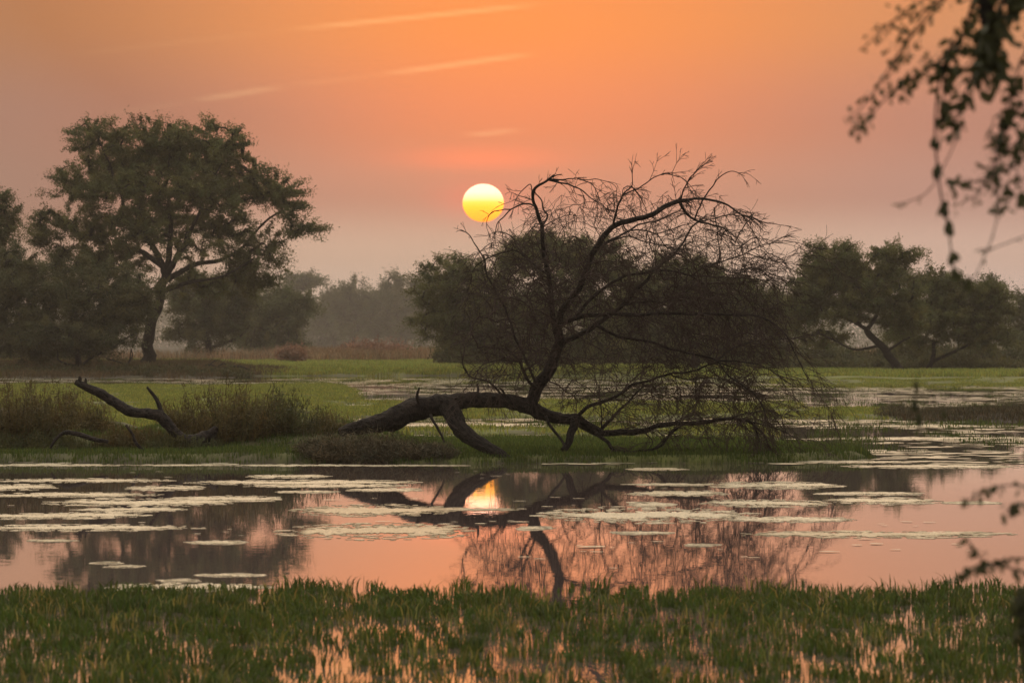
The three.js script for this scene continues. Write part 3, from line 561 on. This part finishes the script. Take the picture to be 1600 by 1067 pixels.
  for (const [a, b, la, lb] of grow(limbs, dome, r)) {
    const D2 = a.distanceTo(b), m1 = a.clone().lerp(b, 0.35), m2 = a.clone().lerp(b, 0.7);
    for (const m of [m1, m2]) { m.x += gauss(r) * 0.09 * D2; m.y += gauss(r) * 0.09 * D2 + 0.03 * D2; m.z += gauss(r) * 0.09 * D2; }
    const ra = Math.min(0.010, 0.0030 * Math.pow(la, 0.4)), rb = Math.min(0.010, 0.0030 * Math.pow(Math.max(1, lb), 0.4));
    tw.tube([a, m1, m2, b], [ra, ra, rb, rb], 3, 0, false);
  }
  for (const p of dome) for (let i = 0; i < 3; i++) twig(p, V(gauss(r) + (p.x > 1 ? 0.25 : -0.05), gauss(r) * 0.7 - 0.25, gauss(r)).normalize(), 0.12 + 0.4 * r() * r() + (r() < 0.1 ? 0.2 : 0), 0.0036, r() < 0.6 ? 1 : 0, r() < 0.4);
  meshOf('twigs', tw.geo(), M.twig, t).userData = { kind: 'stuff' };
  console.log('twig triangles', tw.i.length / 3);
}

// ---------------------------------------------------------------- driftwood
function log(name, label, d, parts) {
  const [x, y] = parts[0].pts[0], base = at(x, y, d), t = thing(name, label, 'driftwood', base), k = d / FP;
  for (const q of parts) {
    const raw = q.pts.map((p) => at(p[0], p[1], d + (p[3] ?? 0))), n = (raw.length - 1) * 6, c = curve(raw, n), mb = new MB(base);
    const rad = c.map((_, i) => { const f = i / n * (q.pts.length - 1), a = Math.min(q.pts.length - 2, Math.floor(f)); return lerp(q.pts[a][2], q.pts[a + 1][2], f - a) * k; });
    mb.tube(c, rad, 11, 0.16); meshOf(q.name, mb.geo(), M.deadwood, t);
  }
}
log('driftwood_log', 'dead log arching out of the shrubs with a raised knobbly end', 59.5, [
  { name: 'trunk', pts: [[338, 668, 4], [325, 681, 10], [300, 690, 11], [284, 686, 9], [272, 675, 8], [261, 662, 9], [249, 650, 9.5], [228, 646, 8], [205, 644, 8], [185, 633, 8.5], [160, 617, 7.5], [135, 605, 6], [117, 597, 4.5]] },
  { name: 'branch', pts: [[254, 650, 4], [243, 623, 3], [229, 605, 2]] }, { name: 'stub', pts: [[122, 599, 3.5], [124, 592, 3], [123, 588, 1.5]] }, { name: 'stub', pts: [[131, 603, 3], [133, 595, 2], [133, 591, 1.2]] },
  { name: 'root', pts: [[318, 684, 6], [330, 695, 3.5], [325, 706, 2]] }, { name: 'root', pts: [[296, 690, 6], [302, 708, 6], [300, 718, 7]] }]);
log('dead_branch', 'curved dead branch lying in front of the left hollow', 58.8, [{ name: 'trunk', pts: [[74, 708, 1.6], [85, 688, 2.2], [100, 676, 3], [120, 678, 4.2], [145, 686, 3.6], [168, 690, 2.4]] }, { name: 'branch', pts: [[72, 706, 1.5], [85, 701, 2], [92, 708, 1.2]] }]);
log('dead_stick', 'slanting pale stick stuck in the bank below the driftwood log', 58.4, [{ name: 'stem', pts: [[196, 664, 1.8], [206, 678, 2.2], [213, 694, 2.4], [226, 706, 2], [240, 718, 1.6]] }]);
log('dead_branch', 'tangle of dead branches on the far left bank beyond the acacia trunk', 216, [{ name: 'branch', pts: [[305, 581, 1.2], [325, 570, 1.6], [345, 576, 1.6], [372, 572, 1.6], [390, 578, 1]] }, { name: 'branch', pts: [[318, 580, 1], [333, 565, 0.9], [340, 562, 0.6]] }, { name: 'branch', pts: [[330, 580, 1.2], [350, 568, 1], [360, 575, 0.9]] }]);
log('dead_branch', 'small dead branch forking from the far bank left of the acacia trunk', 214, [{ name: 'branch', pts: [[185, 582, 1.2], [198, 570, 1.4], [206, 556, 1], [204, 545, 0.7]] }, { name: 'branch', pts: [[199, 570, 1], [172, 562, 0.8], [165, 560, 0.5]] }]);

// ---------------------------------------------------------------- grass (uncountable)
function tuft(r, blades, h, spread, w, bend) {
  const mb = new MB();
  for (let i = 0; i < blades; i++) {
    const a = r() * 6.2832, q = Math.sqrt(r()) * spread, x = Math.cos(a) * q, z = Math.sin(a) * q, H = h * (0.5 + 0.6 * r()), l = bend * (0.3 + r()) * H, b = r() * 6.2832, lx = Math.cos(b) * l, lz = Math.sin(b) * l, c = r() * 6.2832, wx = Math.cos(c) * w, wz = Math.sin(c) * w;
    const mx = x + lx * 0.35, mz = z + lz * 0.35, my = H * 0.6;
    mb.tri(x - wx, -0.03, z - wz, x + wx, -0.03, z + wz, mx + wx * 0.8, my, mz + wz * 0.8);
    mb.tri(x - wx, -0.03, z - wz, mx + wx * 0.8, my, mz + wz * 0.8, mx - wx * 0.8, my, mz - wz * 0.8);
    mb.tri(mx - wx * 0.8, my, mz - wz * 0.8, mx + wx * 0.8, my, mz + wz * 0.8, x + lx, H, z + lz);
    mb.tint(0, 0.7 + 0.6 * r(), 0.88 + 0.34 * r());
  }
  return mb.geo();
}
function scatter(name, label, geo, mat, n, seed, place) {     // place(r) gives [x, y, z, scale] or nothing
  const r = rngOf(seed), im = new THREE.InstancedMesh(geo, mat, n), m = new THREE.Matrix4(), q = new THREE.Quaternion(), Y = V(0, 1, 0), c = new THREE.Color(); let k = 0;
  for (let i = 0; i < n; i++) {
    const p = place(r); if (!p) continue;
    q.setFromAxisAngle(Y, r() * 6.2832); m.compose(V(p[0], p[1], p[2]), q, V(p[3], p[3] * (0.75 + 0.5 * r()), p[3]));
    im.setMatrixAt(k, m); const v = 0.7 + 0.6 * r(); im.setColorAt(k, c.setRGB(v * (0.9 + 0.3 * r()), v, v * 0.9)); k++;
  }
  im.count = k; im.name = named(name); im.castShadow = im.receiveShadow = true; im.userData = { kind: 'stuff', label, category: 'grass' };
  scene.add(im); console.log(name, k);
}
const fan = (r, d0, d1, half) => { const d = Math.sqrt(lerp(d0 * d0, d1 * d1, r())), a = (r() * 2 - 1) * half * DEG; return [d * Math.tan(a), d]; };
const rg = rngOf(500);
const frontDensity = (x, d) => {
  const n = fbm(x * 1.1 + 3, d * 0.5, 3), m = fbm(x * 9.1, d * 0.9 + 8, 3), px = 800 + x / d * FP;
  const edge = 27.0 + fbm(x * 1.4 + 40, 2, 3) * 1.1 + 0.5 * sstep(900, 1500, px);
  if (d > edge) return d < edge + 0.6 && m > 0.25 ? 0.25 : 0;
  const left = 1 - sstep(380, 560, px), right = sstep(950, 1250, px);
  return clamp(0.40 + 0.40 * left + 0.16 * right + n * 0.55 + m * 0.9 + (d > 24.5 ? 0.22 : 0), 0.03, 1.2);
};
for (let v = 0; v < 4; v++)
  scatter('grass', ['dark green emergent grass across the nearest shallow water', 'finer emergent grass blades mixed through the near grass', 'taller near grass with bent blades', 'yellowing blades among the near grass'][v], tuft(rg, [14, 12, 10, 8][v], [0.06, 0.048, 0.10, 0.075][v], [0.07, 0.06, 0.06, 0.06][v], [0.0052, 0.0044, 0.0042, 0.0040][v], [0.7, 0.6, 0.9, 0.7][v]), v === 3 ? M.grassFrontPale : M.grassFront, [2900, 2900, 1500, 1400][v], 510 + v,
    (r) => { const [x, d] = fan(r, 15.5, 28.6, 9.5); if (r() * 1.2 > frontDensity(x, d)) return; return [x, 0, -d, 0.8 + 0.5 * r()]; });
scatter('bank_grass', 'short grass along the near bank below the bent tree', tuft(rg, 12, 0.06, 0.12, 0.004, 0.4), M.grassBank, 30000, 520, (r) => { const [x, d] = fan(r, 54, 68, 10); const h = landHeight(x, d); if (h < -0.035 || h > 0.34) return; return [x, Math.max(0, h), -d, 0.7 + 0.6 * r()]; });
scatter('meadow_grass', 'bright green meadow grass between the water strips', tuft(rg, 12, 0.055, 0.2, 0.006, 0.5), M.grassMeadow, 150000, 521, (r) => { const [x, d] = fan(r, 66, 180, 10); const h = landHeight(x, d); const px = 800 + x / d * FP; if (h < -0.03 || h > 0.2 || (px > 1390 && d > 80 && d < 110)) return; if (fbm(x * 0.4, d * 0.12, 3) < -0.3 + 0.3 * r()) return; return [x, Math.max(0, h), -d, 0.7 + 0.8 * r()]; });
scatter('far_meadow_grass', 'light green grass on the far shore under the treeline', tuft(rg, 14, 0.16, 0.4, 0.015, 0.4), M.grassMeadow, 60000, 522, (r) => { const [x, d] = fan(r, 195, 300, 9); const h = landHeight(x, d), px = 800 + x / d * FP; if (h < 0.02 || (px < 380 + 90 * r() && d < 245) || (px > 1200 && d > 228)) return; if (fbm(x * 0.12 + 7, d * 0.05, 3) < -0.3 + 0.3 * (r() - 0.5)) return; return [x, h, -d, 0.7 + 0.8 * r()]; });
scatter('reeds', 'tan dry reeds along the foot of the hazy treeline', tuft(rg, 16, 0.7, 0.6, 0.02, 0.5), M.grassDry, 26000, 523, (r) => { const [x, d] = fan(r, 292, 380, 9); const h = landHeight(x, d), px = 800 + x / d * FP; if ((px < 430 && r() < 0.93) || (px > 760 && r() < 0.85)) return; if (d < 305 + 20 * fbm(x * 0.1, 1, 3)) return; return [x, h, -d, 0.7 + 0.7 * r()]; });
scatter('water_weed', 'thin weed stubble standing in the far water strips', tuft(rg, 10, 0.05, 0.3, 0.006, 0.3), M.grassBank, 42000, 524, (r) => { const [x, d] = fan(r, 62, 205, 10); const h = landHeight(x, d); if (h > 0.0 || fbm(x * 0.35 + 20, d * 0.05, 3) < 0.08 || (d > 112 && r() < 0.75)) return; return [x, 0, -d, 0.7 + 0.9 * r()]; });

scatter('mud_stubble', 'brown stubble on the dark mud bank at the right', tuft(rg, 9, 0.10, 0.2, 0.006, 0.7), M.straw, 60000, 525, (r) => { const [x, d] = fan(r, 84, 106, 10); const px = 800 + x / d * FP, h = landHeight(x, d); if (px < 1380 || h < 0 || r() < 0.3) return; return [x, h, -d, 0.6 + 0.8 * r()]; });
scatter('bank_stubble', 'brown stubble covering the far left bank below the trees', tuft(rg, 10, 0.22, 0.3, 0.012, 0.7), M.straw, 30000, 526, (r) => { const [x, d] = fan(r, 200, 246, 9); const px = 800 + x / d * FP, h = landHeight(x, d); if (px > 400 + 60 * r() || h < 0.03) return; return [x, h, -d, 0.6 + 0.9 * r()]; });

// ---------------------------------------------------------------- floating algae, plus pale strips painted as water glints
function mat2(label, x0, x1, y0, y1, thin = false, seed = 1) {
  const r = rngOf(seed * 97 + 5), dn = EYE * FP / (y1 - HZ), df = EYE * FP / (y0 - HZ), dc = (dn + df) / 2, cx = ((x0 + x1) / 2 - 800) / FP * dc, hw = (x1 - x0) / 2 / FP * dc, hd = (df - dn) / 2;
  const pos = [], idx = [], o = seed * 13.7;
  const blob = (bx, bz, rx, rz, N, rough, top) => {
    const b0 = pos.length / 3, ph = r() * 50;
    for (let ring = 0; ring < 2; ring++) for (let i = 0; i < N; i++) {
      const a = i / N * 6.2832, c = Math.cos(a), s = Math.sin(a), q = 0.82 + rough * (0.9 * fbm(c * 1.2 + ph, s * 1.2, 2) + 0.8 * fbm(c * 5 + ph, s * 5 + 3, 3));
      pos.push(bx + c * rx * q, ring ? -0.004 : top, bz + s * rz * q);
    }
    pos.push(bx, top, bz);
    for (let i = 0; i < N; i++) { const j = (i + 1) % N; idx.push(b0 + 2 * N, b0 + j, b0 + i, b0 + i, b0 + N + j, b0 + N + i, b0 + i, b0 + j, b0 + N + j); }
  };
  const cores = 3 + Math.round(hw * 3);
  for (let i = 0; i < cores; i++) { const f = (i + 0.5) / cores * 2 - 1; blob(f * hw * 0.72 + gauss(r) * hw * 0.04, (gauss(r) * 0.22) * hd, hw / cores * (1.75 + 0.6 * r()), hd * (0.34 + 0.3 * r()) * Math.sqrt(1.05 - f * f * 0.8), 110, 0.85, 0.0035 + 0.0002 * i); }
  blob(0, 0, hw * 0.85, hd * 0.22, 80, 0.35, 0.0031);
  const bits = Math.round(90 + hw * hd * 170);
  for (let i = 0; i < bits; i++) { const a = r() * 6.2832, q = 0.55 + 0.65 * r(), z = 0.015 + 0.10 * r() * r() * r(); blob(Math.cos(a) * hw * q, Math.sin(a) * hd * q, z * (1 + r()), z * (1 + 1.5 * r()), 7, 0.4, 0.0028); }
  const uvs = []; for (let i = 0; i < pos.length; i += 3) uvs.push((pos[i] + cx) * 0.8, (pos[i + 2] - dc) * 0.35);
  const g = new THREE.BufferGeometry(); g.setAttribute('position', new THREE.Float32BufferAttribute(pos, 3)); g.setAttribute('uv', new THREE.Float32BufferAttribute(uvs, 2)); g.setIndex(idx);
  const m = meshOf('algae_and_glint_mat', g, thin ? M.algaeThin : M.algae, scene); m.position.set(cx, 0, -dc);
  m.userData = { label, category: 'algae mat', group: 'pale algae mats floating on the water' };
}
[
  ['topmost long pale algae strip at the left edge', 0, 250, 748, 754], ['short pale algae patch touching the left edge under the topmost strip', -20, 72, 757, 767], ['thin long pale algae strip above the broadest left mat', -10, 232, 770, 777],
  ['broadest pale algae mat on the left water', 92, 352, 779, 791], ['pale algae mat joined to the right tip of the broadest left mat', 280, 425, 775, 784], ['narrow algae strip just below the broadest left mat', 140, 276, 793, 800],
  ['algae strip at the left edge two below the broadest mat', -40, 120, 803, 811], ['pale algae strip right of the left-edge strip below the broadest mat', 50, 212, 801, 810], ['lowest long pale algae strip at the left edge', -30, 286, 820, 830],
  ['wide pale algae mat below the widest feathery shrub', 320, 632, 750, 758], ['thin pale strip above the wide mat below the shrubs', 393, 505, 742, 747], ['algae mat trailing right from the wide mat below the shrubs', 400, 620, 757, 762],
  ['small pale algae mat between the topmost and thin left strips', 205, 312, 759, 767], ['short thin algae strip below the wide mat', 438, 522, 767, 770.5], ['thin algae strip left of the mirrored trunk leg', 552, 652, 763, 768],
  ['small isolated pale algae raft in the mirrored big tree', 300, 374, 845.5, 850.5], ['tiny pale raft left of the isolated raft in the mirrored tree', 52, 106, 843.5, 846.5], ['faint broad greenish film left of the mirrored twigs', 458, 722, 819, 842, true], ['fainter film patch above the broad greenish film', 475, 690, 789, 806, true],
  ['short pale raft just above the near grass on the left', 322, 396, 897, 901], ['tiny pale raft next to the near grass on the left', 260, 298, 905.5, 910], ['yellowish tiny raft in the dark tree reflection', 178, 210, 883.5, 887], ['smallest yellowish raft in the dark tree reflection', 159, 174, 878, 880.5],
  ['pale scum caught in the edge of the near grass', 186, 400, 912, 924], ['thin strip crossing the mirrored trunk', 632, 800, 794, 798, true], ['largest pale algae mat right of the mirrored fork', 868, 1155, 794, 816], ['ragged pale mat above the right end of the largest right mat', 1110, 1282, 781, 792],
  ['pale mat third row from the bank right of the bent tree', 1120, 1302, 753, 764], ['thin pale strip below the twig sprays', 994, 1102, 755.5, 759], ['pale strip below the twig sprays, second row', 994, 1126, 768, 775], ['thin pale strip trailing right of the largest right mat', 1148, 1322, 808, 816],
  ['long thin yellowish film across the right water', 1184, 1552, 830, 840, true], ['pale mat in the right tree reflection', 1308, 1452, 778, 788], ['thin pale strip above the mat in the right tree reflection', 1290, 1432, 769, 774], ['short strip beside the mirrored lower branch', 966, 1042, 831, 835],
  ['long pale strip near the bank end on the right', 1344, 1582, 726, 732], ['pale strip under the bank end, left of the long right strip', 1250, 1420, 720, 724], ['thin strip beneath the bank below the twig sprays', 984, 1062, 731.5, 735], ['small pale patch left of the mat row under the twig sprays', 988, 1046, 785, 792],
  ['thin pale strip crossing the mirrored upright branch', 815, 850, 823, 828], ['tiny strip under the largest right mat', 1076, 1112, 850.5, 854], ['thin strip on the right open water under the blurred leaves', 1480, 1560, 784, 788], ['thin right-hand strip on the far right channel', 1290, 1600, 683, 688], ['pale strip closest behind the bank end on the right', 1330, 1560, 664, 668], ['pale painted water glint behind the bent trunk leg', 600, 860, 661, 667.5], ['bright thread of scum and painted glint along the left bank edge', -20, 190, 725.5, 728.5], ['short bright thread of scum and painted glint below the driftwood', 225, 345, 726, 728], ['long bright thread of scum and painted glint along the bank below the shrubs', 370, 560, 726, 728.5], ['bright thread of scum and painted glint under the dead-grass heaps', 555, 720, 726.5, 728.5],  // trunk-leg band and bank threads: water glint put into pale mats
  ['thin painted water glint right behind the bank under the bent trunk', 640, 860, 683.5, 686.5],  // glint of open water, painted as a pale mat
].forEach(([label, x0, x1, y0, y1, thin], i) => mat2(label, x0, x1, y0, y1, thin, i + 1));
{
  const r = rngOf(801), g = new THREE.BufferGeometry(), p = [0, 0.006, 0], idx = [];
  for (let i = 0; i < 11; i++) { const a = i / 11 * 6.2832, q = 0.6 + 0.5 * r(); p.push(Math.cos(a) * q, 0.006, Math.sin(a) * q * 0.8); idx.push(0, 1 + (i + 1) % 11, 1 + i); }
  g.setAttribute('position', new THREE.Float32BufferAttribute(p, 3)); g.setIndex(idx); g.computeVertexNormals();
  const im = new THREE.InstancedMesh(g, M.algaeFleck, 9000), m = new THREE.Matrix4(), q = new THREE.Quaternion(); let k = 0;
  for (let i = 0; i < 60000 && k < 9000; i++) {
    const [x, d] = fan(r, 29, 205, 9.5), far = d > 56;
    if (landHeight(x, d) > 0 || fbm(x * 0.25 + 70, d * 0.08, 3) < (far ? -0.05 : 0.22)) continue;
    if (!far && r() < 0.6) continue;
    const s = (far ? 0.10 + 0.5 * r() * r() : 0.03 + 0.12 * r() * r());
    q.setFromAxisAngle(V(0, 1, 0), r() * 6.28); im.setMatrixAt(k++, m.compose(V(x, 0, -d), q, V(s, 1, s)));
  }
  im.count = k; im.name = 'algae_flecks'; im.userData = { kind: 'stuff', label: 'scattered small pale flecks of floating algae', category: 'algae' }; im.receiveShadow = true; scene.add(im); console.log('flecks', k);
}

// ---------------------------------------------------------------- the near tree whose leaves hang in at the right
{
  const D = 10, base = at(2050, 541, D); base.y = 0.32;
  const t = thing('overhanging_tree', 'near out-of-focus tree whose leafy branches hang in at the right', 'tree', base), r = rngOf(901), k = D / FP;
  const mk = (name, pts, r0, r1) => { const raw = pts.map((p) => at(p[0], p[1], D + (p[2] ?? 0))), n = (raw.length - 1) * 6, c = curve(raw, n), mb = new MB(base); mb.tube(c, c.map((_, i) => lerp(r0, r1, i / n)), 7, 0.08); meshOf(name, mb.geo(), M.bark, t); return c; };
  mk('trunk', [[2050, 1400], [2040, 900], [2010, 300], [1960, -300], [1900, -700]], 0.13, 0.09);
  mk('limb', [[1960, -300], [1820, -340], [1680, -250], [1590, -120], [1545, -20], [1540, 40]], 0.06, 0.012);
  const lf = new MB(base), leaf = (p, L, W, dir) => {
    const d = dir.clone().normalize(), s = V(gauss(r), gauss(r), gauss(r)).cross(d).normalize(), n = s.clone().cross(d), P = (u, w, h) => p.clone().addScaledVector(d, u * L).addScaledVector(s, w * W).addScaledVector(n, h * W);
    const rim = [[0, 0.05], [0.22, 0.4], [0.5, 0.5], [0.8, 0.3], [1, 0]], put = (a, b, c) => lf.tri(a.x, a.y, a.z, b.x, b.y, b.z, c.x, c.y, c.z);
    for (let i = 0; i < 4; i++) for (const sd of [-1, 1]) {
      const m0 = P(rim[i][0], 0, 0), m1 = P(rim[i + 1][0], 0, 0), e0 = P(rim[i][0], rim[i][1] * sd, 0.12), e1 = P(rim[i + 1][0], rim[i + 1][1] * sd, 0.12);
      put(m0, e0, e1); put(m0, e1, m1);
    }
  };
  const spray = (pts, n, size, spread, r0 = 0.003) => {
    n = Math.round(n * 1.35); size *= 1.1;
    const c = mk('twig', pts, r0, 0.0012);
    for (let i = 0; i < n; i++) { const p = c[Math.floor(r() * c.length)].clone(); p.x += gauss(r) * spread; p.y += gauss(r) * spread; p.z += gauss(r) * spread * 2; leaf(p, size * (0.6 + 0.7 * r()), size * 0.55 * (0.7 + 0.6 * r()), V(gauss(r), gauss(r) * 0.8 - 0.5, gauss(r))); }
  };
  // thick dark bunch, trailing bunches, hanging vine, low twigs
  spray([[1640, -120], [1580, -20], [1550, 60], [1545, 118]], 210, 0.034, 0.032, 0.008);
  spray([[1560, -60], [1520, 10], [1500, 70], [1478, 100], [1476, 160], [1472, 200]], 60, 0.028, 0.018, 0.005);
  spray([[1600, -60], [1500, -20], [1440, 40], [1400, 90], [1362, 150], [1330, 185]], 60, 0.018, 0.030);
  spray([[1500, 60], [1450, 110], [1410, 130], [1370, 170], [1340, 208]], 52, 0.022, 0.022);
  spray([[1500, -30], [1440, 20], [1400, 30], [1350, 75]], 30, 0.014, 0.025);
  spray([[1560, 60], [1520, 120], [1500, 170], [1492, 200]], 46, 0.026, 0.022);
  spray([[1640, 20], [1600, 90], [1580, 150], [1565, 200], [1560, 225]], 60, 0.028, 0.024);
  spray([[1680, 60], [1620, 150], [1604, 200], [1590, 260], [1600, 300]], 60, 0.026, 0.028);
  spray([[1680, 120], [1620, 230], [1570, 265], [1520, 285], [1478, 288]], 54, 0.020, 0.022);
  spray([[1600, 160], [1570, 210], [1555, 260], [1562, 320], [1566, 330]], 44, 0.020, 0.026);
  spray([[1620, -80], [1480, -10], [1420, 60], [1385, 130]], 40, 0.014, 0.04, 0.002); spray([[1560, -60], [1460, -10], [1410, 20], [1380, 60]], 40, 0.013, 0.04, 0.002); spray([[1640, 180], [1560, 250], [1530, 300], [1500, 320]], 40, 0.013, 0.03, 0.002);
  spray([[1660, -60], [1590, 20], [1560, 30], [1500, 110], [1440, 90]], 60, 0.020, 0.035);
  spray([[1500, 210], [1450, 300], [1410, 318], [1405, 320]], 10, 0.010, 0.01, 0.0015);
  spray([[1562, 330], [1548, 380], [1530, 420], [1520, 440]], 3, 0.010, 0.01, 0.0015);
  spray([[1660, 350], [1600, 370], [1550, 388], [1528, 390]], 8, 0.010, 0.008, 0.0015);
  {
    const v = mk('vine', [[1490, 60], [1468, 130], [1462, 215], [1466, 262], [1474, 322], [1482, 352], [1488, 398], [1495, 432], [1510, 448]], 0.003, 0.0018);
    for (const [x, y, n] of [[1463, 218, 14], [1466, 262, 14], [1477, 320, 22], [1482, 352, 20], [1490, 397, 14], [1494, 424, 12], [1512, 440, 10]]) for (let i = 0; i < n; i++) { const p = at(x, y, D); p.x += gauss(r) * 0.007; p.y += gauss(r) * 0.011; p.z += gauss(r) * 0.02; leaf(p, 0.022, 0.013, V(gauss(r) * 0.5, -1, gauss(r) * 0.5)); }
  }
  spray([[1700, 700], [1620, 720], [1590, 716], [1580, 720]], 14, 0.020, 0.012); spray([[1720, 790], [1640, 770], [1590, 758], [1545, 764], [1510, 784]], 30, 0.020, 0.009);
  spray([[1720, 830], [1640, 800], [1600, 786], [1570, 800]], 34, 0.022, 0.012); spray([[1720, 900], [1640, 880], [1590, 872], [1550, 880], [1522, 862], [1512, 838]], 34, 0.020, 0.012);
  spray([[1700, 940], [1620, 900], [1560, 885], [1505, 892]], 30, 0.020, 0.012); spray([[1550, 880], [1520, 890], [1495, 902]], 18, 0.02, 0.01);
  for (const [x, y, n] of [[1432, 600, 10], [1430, 630, 16], [1436, 652, 16], [1475, 645, 6]]) for (let i = 0; i < n; i++) { const p = at(x, y, D + 1.5); p.x += gauss(r) * 0.006; p.y += gauss(r) * 0.012; leaf(p, 0.018, 0.01, V(gauss(r) * 0.5, -1, gauss(r) * 0.5)); }
  mk('vine', [[1512, 448], [1480, 500], [1446, 560], [1432, 600], [1431, 632], [1438, 660]], 0.0012, 0.0008);
  spray([[1640, 1150], [1612, 1060], [1598, 980], [1592, 925]], 120, 0.026, 0.016, 0.012);
  meshOf('leaves', lf.geo(), M.leafNear, t);
}
renderer.render(scene, camera);
